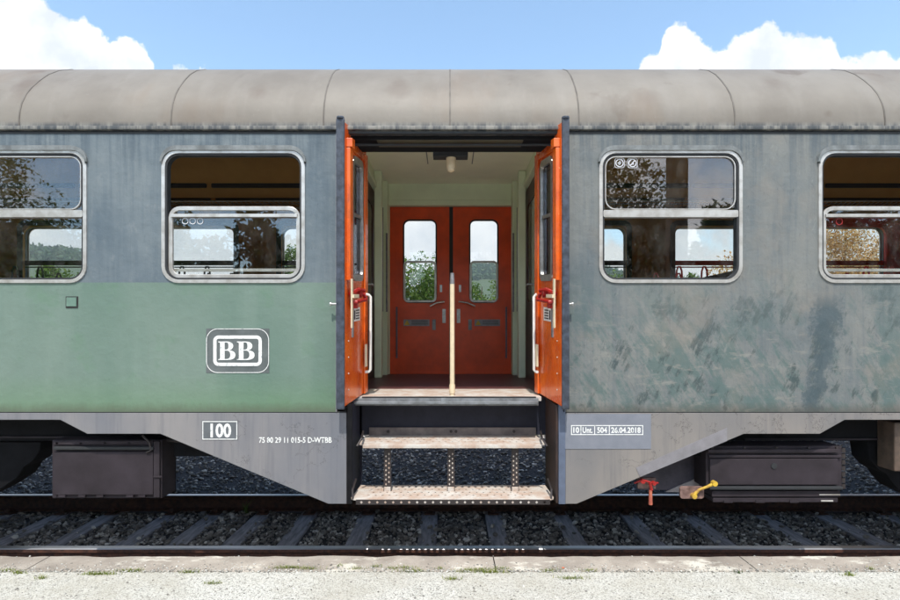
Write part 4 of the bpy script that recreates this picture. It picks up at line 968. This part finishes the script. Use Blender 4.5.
mb = MB(); mb.box(X(357.5, .09)+.04, X(547, .09)-.04, .081, .0885, zt1-.028, zt1-.001); o = mb.build('nosing', M['tread'], None, None, False, .003); o.parent = s1
s2, zt2, *_ = step(-.06, .31, 499.5, 350, 555, 361, 545, .02, 'step')
mb = MB(); xa, xb = X(352, -.06)+.03, X(554, -.06)-.03; n = 24; hol = []
for k in range(n):
    cx = xa+.04+(xb-xa-.08)*k/(n-1); hol.append([(cx-.011, zt2-.017), (cx, zt2-.028), (cx+.011, zt2-.017), (cx, zt2-.006)])
mb.plate([(xa, zt2-.034), (xb, zt2-.034), (xb, zt2-.001), (xa, zt2-.001)], hol, -.072, -.0615)
o = mb.build('perforated_nosing', M['bolt'], None, None); o.parent = s2
mb = MB()
for k in range(n-1):
    cx = xa+.04+(xb-xa-.08)*k/(n-1); hol = [(cx-.011, zt2-.017), (cx, zt2-.028), (cx+.011, zt2-.017), (cx, zt2-.006)]
    mb.plate(hol, [], -.070, -.064)
o = mb.build('nosing_studs', M['tread'], None, None); o.parent = s2
# perforated hangers
for px in (387.5, 451, 515):
    yh = .14; x = X(px, yh); hol = []
    z0, z1 = zt2+.0, zt1-.01
    n = 7
    for k in range(n):
        for dx in (-.0115, .0115):
            zc = z0+.055+(z1-z0-.11)*(k+(.5 if dx > 0 else 0))/n; hol.append([(x+dx-.006, zc), (x+dx, zc-.009), (x+dx+.006, zc), (x+dx, zc+.009)])
    mb = MB(); mb.plate([(x-.03, z0), (x+.03, z0), (x+.026, z1), (x-.026, z1)], [], yh, yh+.006)
    h = part(mb, 'step_hanger', M['bolt'])
    mb = MB()
    for q_ in hol: mb.plate(q_, [], yh-.004, yh-.001)
    o = mb.build('holes', M['tread'], None, None); o.parent = h
    mb = MB(); mb.box(x-.024, x+.024, yh-.01, yh+.02, z0, z0+.035); mb.box(x-.018, x+.018, yh-.01, yh+.02, z1-.03, z1); o = mb.build('foot', M['tread'], None, None); o.parent = h
# stair well cheeks
mb = MB(); mb.box(X(346.7), X(349.5), .020, .46, Z(504), 1.31); mb.box(-.80, X(354, .1), .462, .48, .60, 1.31); part(mb, 'stair_cheek', M['navy'])
mb = MB(); mb.box(X(556.5), X(558.5), .020, .46, Z(504), 1.31); part(mb, 'stair_cheek', simple('cheek_rust', srgb(66, 46, 38), .7, c2=srgb(44, 34, 34), scale=6))
mb = MB(); mb.box(X(558.7), X(565.3), -.004, .03, Z(504), Z(404)); part(mb, 'door_post', simple('post_bluegrey', srgb(92, 102, 122), .5))
mb = MB(); mb.box(X(346.7), X(352), -.002, .019, Z(504), Z(404)); part(mb, 'door_post', M['black'])
# hooks at the step ends
for s, px in ((-1, 353), (1, 551)):
    mb = MB(); mb.tube([(X(px, -.04), -.045, zt2-.01), (X(px-1*s*-1, -.04), -.02, zt2+.06), (X(px, .1)-s*.02, .12, zt2+.10)], .008, 6); part(mb, 'step_bracket', M['bolt'], smooth=True)
    mb = MB(); mb.tube([(X(357 if s < 0 else 547, .03), .03, zt1), (X(357 if s < 0 else 547, .03)-s*.03, .06, zt1+.05), (X(357 if s < 0 else 547, .03)-s*.01, .25, zt1+.07)], .008, 6); part(mb, 'step_bracket', M['bolt'], smooth=True)

# ---- underframe
mb = MB(); mb.box(-LX, -.82, .25, .35, 1.0, 1.255); mb.box(.82, LX, .25, .35, 1.0, 1.255); mb.box(-LX, LX, .50, 2.78, 1.10, 1.27); mb.box(-LX, -.81, .351, .499, 1.10, 1.27); mb.box(.81, LX, .351, .499, 1.10, 1.27)
mb.box(X(160), -.81, .20, .249, .89, 1.10); mb.box(.81, X(745), .20, .249, .89, 1.10); mb.box(-LX, LX, 1.3, 1.5, .90, 1.10)
part(mb, 'underframe', M['black'])
mb = MB(); mb.box(-LX, X(160, .24), .235, .249, Z(438, .24), Z(436.5, .24)); part(mb, 'sole_bar_lip', M['box'])
mb = MB(); mb.box(X(745, .24), LX, .235, .249, Z(440, .24), Z(438.5, .24)); part(mb, 'sole_bar_lip', M['box'])
# left equipment box
def bx(px0, px1, py0, py1, y0, y1, mb=None):
    mb = mb or MB(); return mb.box(X(px0, y0), X(px1, y0), y0, y1, Z(py1, y0), Z(py0, y0))
yb_ = .12
B = part(bx(52, 162, 440, 498.5, yb_, .32), 'equipment_box', M['box'], bevel=.006)
def bsub(mb, name, mat, bevel=.004, P=None):
    o = mb.build(name, mat, None, None, False, bevel); o.parent = P or B; return o
bsub(bx(54, 153, 452, 495, yb_-.02, yb_-.001), 'lid', M['box']); bsub(bx(53, 153, 447, 450, yb_-.035, yb_-.001), 'hinge_rod', M['rubber']); bsub(bx(53, 153, 441, 445, yb_-.012, yb_-.001), 'top_flange', M['box'])
for p in (58, 78, 96, 126, 138): bsub(bx(p, p+7, 495.2, 497.5, yb_-.02, yb_-.001), 'latch', M['box'], .001)
mb = MB().box(X(155, yb_), X(161, yb_), yb_-.022, yb_-.001, Z(497, yb_), Z(441, yb_)); mb.box(X(155, yb_), X(164, yb_), yb_-.03, yb_-.0225, Z(477, yb_), Z(475, yb_)); bsub(mb, 'side_strap', M['box'])
mb = MB().tube([(X(143, .1), .09, Z(435, .1)), (X(150, .1), .09, Z(442, .1)), (X(152, .1), .09, Z(450, .1)), (X(147, .1), .09, Z(452.5, .1))], .008, 6); bsub(mb, 'pipe', M['bolt'], 0)
mb = MB(); mb.box(X(165, .3), X(172, .3), .33, .36, Z(494, .3), 1.10); part(mb, 'support_bracket', M['black'])
# right equipment box
B2 = part(bx(706, 842, 446, 489, yb_, .32), 'equipment_box', M['box'], bevel=.006)
bsub(bx(710, 838, 459, 485, yb_-.02, yb_-.001), 'lid', M['box'], P=B2); bsub(bx(708, 840, 449.5, 453, yb_-.03, yb_-.001), 'top_flange', M['box'], P=B2)
bsub(bx(709, 842, 455, 458, yb_-.018, yb_-.001), 'hinge_rod', M['box'], P=B2)
bsub(bx(710, 843, 487, 490, yb_-.035, yb_-.001), 'lower_rail', M['rubber'], P=B2)
bsub(bx(712, 840, 491, 497, yb_-.01, yb_+.2), 'tray', M['box'], P=B2); bsub(bx(713, 838, 498, 502.5, yb_-.004, yb_+.2), 'tray', M['box'], P=B2)
mb = MB(); mb.cyl((X(774, .1), yb_-.022, Z(466, .1)), (0, 1, 0), .022, .006, 18); bsub(mb, 'drain_hole', M['rubber'], 0, B2)
mb = MB(); mb.box(X(822, .1), X(834, .1), yb_-.012, yb_-.005, Z(502, .1), Z(500.7, .1)); mb.box(X(820, .1), X(841, .1), yb_-.014, yb_-.011, Z(495.5, .1), Z(494.7, .1)); bsub(mb, 'bright_clip', M['alu'], 0, B2)
mb = MB()
for k in range(7): mb.cyl((X(842.5, .15), .15+k*.0, Z(450+k*6, .15)), (0, 0, 1), .018, .035, 8)
bsub(mb, 'cable_gland', M['bolt'], 0, B2)
for p in (724, 756, 790): bsub(bx(p, p+9, 500.5, 503, yb_-.012, yb_-.005), 'latch', M['box'], .001, B2)
for P_, xs_, ys_ in ((B, (58, 82, 106, 130, 150), (443, )), (B2, (712, 744, 776, 808, 836), (447.8, ))):
    for px in xs_:
        for py in ys_: bsub(MB().cyl((X(px, yb_), yb_-.006, Z(py, yb_)), (0, 1, 0), .009, .012, 8), 'rivet', M['bolt'], 0, P_)
mb = MB(); mb.tube([(X(160, .2), .19, 1.02), (X(200, .2), .20, 1.0), (X(260, .22), .21, 1.03), (-.83, .22, .97)], .014, 8); part(mb, 'brake_hose', M['bolt'], smooth=True)
mb = MB(); mb.tube([(X(600, .22), .23, .88), (X(650, .22), .24, .93), (X(704, .22), .24, .92), (X(704, .22), .24, 1.05)], .013, 8); part(mb, 'brake_hose', M['bolt'], smooth=True)
# grey inner plate; its sunlit lower part is painted as a pale piece
mb = MB(); mb.plate([(X(640, .35), Z(490, .35)), (X(706, .35), Z(490, .35)), (X(706, .35), 1.09), (X(640, .35), 1.09)], [], .35, .37); part(mb, 'inner_plate', simple('inner_plate', srgb(90, 86, 98), .6, c2=srgb(70, 66, 76)))
mb = MB(); mb.plate([(X(665, .34), Z(492, .34)), (X(706, .34), Z(492, .34)), (X(706, .34), Z(474, .34)), (X(690, .34), Z(481, .34)), (X(678, .34), Z(486, .34))], [], .335, .345); part(mb, 'painted_sun_patch', simple('painted_sun_patch', srgb(175, 168, 170), .6))
# red handle
ya = .03
mb = MB(); mb.box(X(638, .06), X(656, .06), .06, .09, Z(489, .06), Z(478, .06)); vb = part(mb, 'valve_block', M['rustpink'], bevel=.004)
mb = MB(); mb.tube([(X(635, ya), .05, Z(485)), (X(643, ya), .03, Z(481)), (X(651, ya), .03, Z(484)), (X(659, ya), .05, Z(485))], .008, 8); mb.cyl((X(643, ya), .04, Z(482.5)), (0, 1, 0), .018, .03, 12); mb.cyl((X(654, ya), .035, Z(484.5)), (0, 1, 0), .015, .03, 12); mb.tube([(X(649.5, ya), .02, Z(484)), (X(651, ya), .02, Z(491))], .012, 8)
o = mb.build('valve', M['red'], None, None, True); o.parent = vb; o['label'] = 'red valve linkage'
mb = MB(); mb.tube([(X(650, ya), .02, Z(491)), (X(650, ya), .02, Z(505.5))], [.012, .015], 10); o = mb.build('handle', simple('handle_orange', srgb(190, 112, 84), .5, c2=srgb(150, 70, 60)), None, None, True); o.parent = vb
# yellow lever with plate
mb = MB(); mb.plate(rrect(X(682), X(706), Z(500), Z(488), .02), [], .03, .05); yp_ = part(mb, 'lever_plate', M['rustpink'], bevel=.004)
mb = MB(); mb.tube([(X(694.5), .02, Z(496.5)), (X(700), .01, Z(490)), (X(707), .0, Z(487)), (X(713), -.01, Z(483.5))], [.015, .010, .010, .013], 12); mb.cyl((X(694.5), .015, Z(496.5)), (0, 1, 0), .019, .04, 16); mb.cyl((X(713.5), -.01, Z(483)), (0, 1, 0), .019, .036, 16)
o = mb.build('lever', M['yellow'], None, None, True); o.parent = yp_; o['label'] = 'yellow brake changeover lever'
# ---- bogies
for s in (-1, 1):
    x0 = s*4.95
    if s < 0: pts = [(X(-140, .3), Z(442, .3)), (X(41, .3), Z(442, .3)), (X(40, .3), Z(450, .3)), (X(33, .3), Z(461, .3)), (X(24, .3), Z(467, .3)), (X(17, .3), Z(478, .3)), (X(2, .3), Z(488, .3)), (X(-30, .3), Z(505, .3)), (X(-140, .3), Z(505, .3))]
    else: pts = [(X(867, .3), Z(440, .3)), (X(1040, .3), Z(440, .3)), (X(1040, .3), Z(505, .3)), (X(930, .3), Z(505, .3)), (X(899, .3), Z(490, .3)), (X(890, .3), Z(480, .3)), (X(886, .3), Z(474, .3)), (X(878, .3), Z(469, .3)), (X(870, .3), Z(460, .3))]
    mb = MB(); mb.plate(pts, [], .30, .50); b_ = part(mb, 'bogie_frame', M['black'], bevel=.008)
    for k in (-1, 1):
        for y in (.66, 2.16):
            xc = s*5.35+k*.0+ (s*2.0 if k == 1 else 0); mb = MB(); mb.cyl((xc, y+(.03 if y < 1 else -.03), .47), (0, 1, 0), .47, .10, 40); mb.cyl((xc, y+(.09 if y < 1 else -.09), .47), (0, 1, 0), .50, .03, 40)
            o = mb.build('wheel', M['rail'], None, None, True); o.parent = b_
        mb = MB(); mb.cyl((xc, 1.41, .47), (0, 1, 0), .08, 1.5, 16); o = mb.build('axle', M['black'], None, None, True); o.parent = b_
mb = MB(); mb.box(X(892.5, .1), X(930, .1), .08, .25, Z(471, .1), Z(422, .1)); part(mb, 'axle_box_guard', simple('guard_brown', srgb(100, 82, 70), .6, c2=srgb(70, 58, 50)), bevel=.01)

# ---- marks on the body
def text_mesh(s, bold=.0):
    c = bpy.data.curves.new('t', 'FONT'); c.body = s; c.size = 1; c.offset = bold; c.resolution_u = 3
    o = bpy.data.objects.new('t', c); COL.objects.link(o); dg = bpy.context.evaluated_depsgraph_get(); dg.update()
    me = bpy.data.meshes.new_from_object(o.evaluated_get(dg)); V = [tuple(v.co) for v in me.vertices]; F = [tuple(p.vertices) for p in me.polygons]
    bpy.data.objects.remove(o); bpy.data.curves.remove(c); bpy.data.meshes.remove(me); return V, F
def text(mb, s, x0, x1, z0, z1, y, bold=.02):
    V, F = text_mesh(s, bold); a = min(v[0] for v in V); b = max(v[0] for v in V); c = min(v[1] for v in V); d = max(v[1] for v in V)
    mb.add([(x0+(v[0]-a)/(b-a)*(x1-x0), y, z0+(v[1]-c)/(d-c)*(z1-z0)) for v in V], F)
M['letter'] = simple('letter_white', (.78, .78, .76, 1), .5, bump=0, var=.1, scale=50, c2=(.42, .44, .44, 1), lo=.34, hi=.46)
def worn(name, bgc, thr=.40):
    return simple(name, (.78, .78, .76, 1), .5, bump=0, c2=bgc, scale=60, lo=thr-.04, hi=thr)
# emblem
ex0, ex1, ez0, ez1 = X(206.3), X(269.3), Z(373), Z(328.5)
mb = MB(); mb.box(ex0, ex1, -.0025, -.0002, ez0, ez1); em = part(mb, 'emblem', simple('emblem_grey', srgb(98, 103, 103), .6, c2=srgb(78, 84, 84), scale=9))
mb = MB(); ring(mb, ex0+.001, ex1-.001, ez0+.001, ez1-.001, .085, .0045, -.0045, -.003, 10)
ring(mb, X(213.5), X(262), Z(366), Z(335.5), .040, .024, -.0045, -.003, 8); o = mb.build('emblem_border', M['letter'], None, None); o.parent = em
def bez(p0, p1, p2, p3, n=8): return [tuple((1-t)**3*a+3*(1-t)**2*t*b+3*(1-t)*t*t*c+t**3*d for a, b, c, d in zip(p0, p1, p2, p3)) for t in [k/n for k in range(1, n+1)]]
def serifB(mb, x0, x1, z0, z1):
    o = [(0, 0), (0, .045)]+bez((0, .045), (.09, .05), (.10, .06), (.10, .12), 4)+[(.10, .88)]+bez((.10, .88), (.10, .94), (.09, .95), (0, .955), 4)+[(0, 1), (.44, 1)]
    o += bez((.44, 1), (.72, 1), (.80, .87), (.80, .76))+bez((.80, .76), (.80, .62), (.70, .55), (.58, .53))
    o += bez((.58, .53), (.80, .50), (.92, .41), (.92, .27))+bez((.92, .27), (.92, .10), (.78, 0), (.48, 0))
    c1 = [(.34, .56), (.42, .56)]+bez((.42, .56), (.52, .57), (.55, .64), (.55, .75))+bez((.55, .75), (.55, .88), (.52, .95), (.42, .95))+[(.34, .95)]
    c2 = [(.34, .05), (.44, .05)]+bez((.44, .05), (.58, .06), (.65, .14), (.65, .28))+bez((.65, .28), (.65, .43), (.58, .51), (.44, .51))+[(.34, .51)]
    m = lambda p: (x0+(x1-x0)*p[0]/.92, z0+(z1-z0)*p[1])
    mb.plate([m(p) for p in o], [[m(p) for p in c1], [m(p) for p in c2]], -.0045, -.003)
mb = MB(); serifB(mb, X(218.5), X(235.6), Z(360), Z(341.5)); o = mb.build('emblem_letter', M['letter'], None, None); o.parent = em
mb = MB(); serifB(mb, X(237.2), X(254.8), Z(360), Z(341.5)); o = mb.build('emblem_letter', M['letter'], None, None); o.parent = em
# number 100
mb = MB(); mb.box(X(202), X(237.8), -.0005, .0015, Z(440), Z(420.7)); nb_ = part(mb, 'number_plate', simple('plate_grey', srgb(98, 102, 106), .6))
mb = MB(); mb.plate([(X(202.5), Z(439.6)), (X(237.3), Z(439.6)), (X(237.3), Z(421.2)), (X(202.5), Z(421.2))], [[(X(203.3), Z(438.8)), (X(236.5), Z(438.8)), (X(236.5), Z(422)), (X(203.3), Z(422))]], -.0018, -.0008)
o = mb.build('plate_border', M['letter'], None, None); o.parent = nb_
mb = MB(); text(mb, '100', X(210.5), X(231.2), Z(437.6), Z(423.4), -.0012, .03); o = mb.build('number', M['letter'], None, None); o.parent = nb_
mb = MB(); text(mb, '75 80 29 11 015-5 D-WTBB', X(259), X(331.8), Z(443), Z(437.2), -.0005, .02); part(mb, 'lettering', worn('letter_worn', srgb(125, 128, 134), .42))
# inspection grid
mb = MB(); z0, z1 = Z(435), Z(425.2); t = .0055
mb.box(X(571), X(643), -.0035, -.002, z1-t, z1); mb.box(X(571), X(643), -.0035, -.002, z0, z0+t)
for px in (571.4, 580.8, 594.6, 609.2, 642.6): mb.box(X(px)-t/2, X(px)+t/2, -.0035, -.002, z0+t, z1-t)
ins = part(mb, 'inspection_grid', M['letter'])
for s_, a, b in (('10', 573.2, 579), ('Unt.', 582.5, 592.5), ('504', 597, 607), ('26.04.2018', 611, 640.5)):
    mb = MB(); text(mb, s_, X(a), X(b), Z(433), Z(427.2), -.003, .025); o = mb.build('lettering', M['letter'], None, None); o.parent = ins
# small flap on the green panel, small scars
mb = MB(); mb.box(X(67), X(77), -.010, -.001, Z(306.5), Z(297.5)); part(mb, 'small_flap', simple('flap_green', srgb(106, 134, 120), .5), bevel=.003)
mb = MB(); mb.box(X(66), X(78), -.004, .0, Z(308), Z(306.8)); mb.box(X(77.2), X(78.2), -.004, .0, Z(306.8), Z(296.5)); mb.box(X(66), X(66.8), -.004, .0, Z(306.8), Z(296.5)); mb.box(X(66.8), X(77.2), -.004, .0, Z(297.1), Z(296.5)); part(mb, 'flap_edge', M['bolt'])

# ---- thin summer haze between here and the hills
hb = MB().box(-900, 900, -60, 700, -1.6, 130)
hm = bpy.data.materials.new('haze'); hm.use_nodes = True; hn_ = hm.node_tree; hn_.nodes.clear()
pv = nd(hn_, 'ShaderNodeVolumePrincipled', i_Density=.0006, i_Color=(.86, .92, 1, 1), i_Anisotropy=.3); ho = nd(hn_, 'ShaderNodeOutputMaterial'); lk(hn_, pv.outputs[0], ho.inputs['Volume'])
tag(hb.build('haze', hm), 'thin pale summer haze over the distant hills', 'haze', kind='stuff')
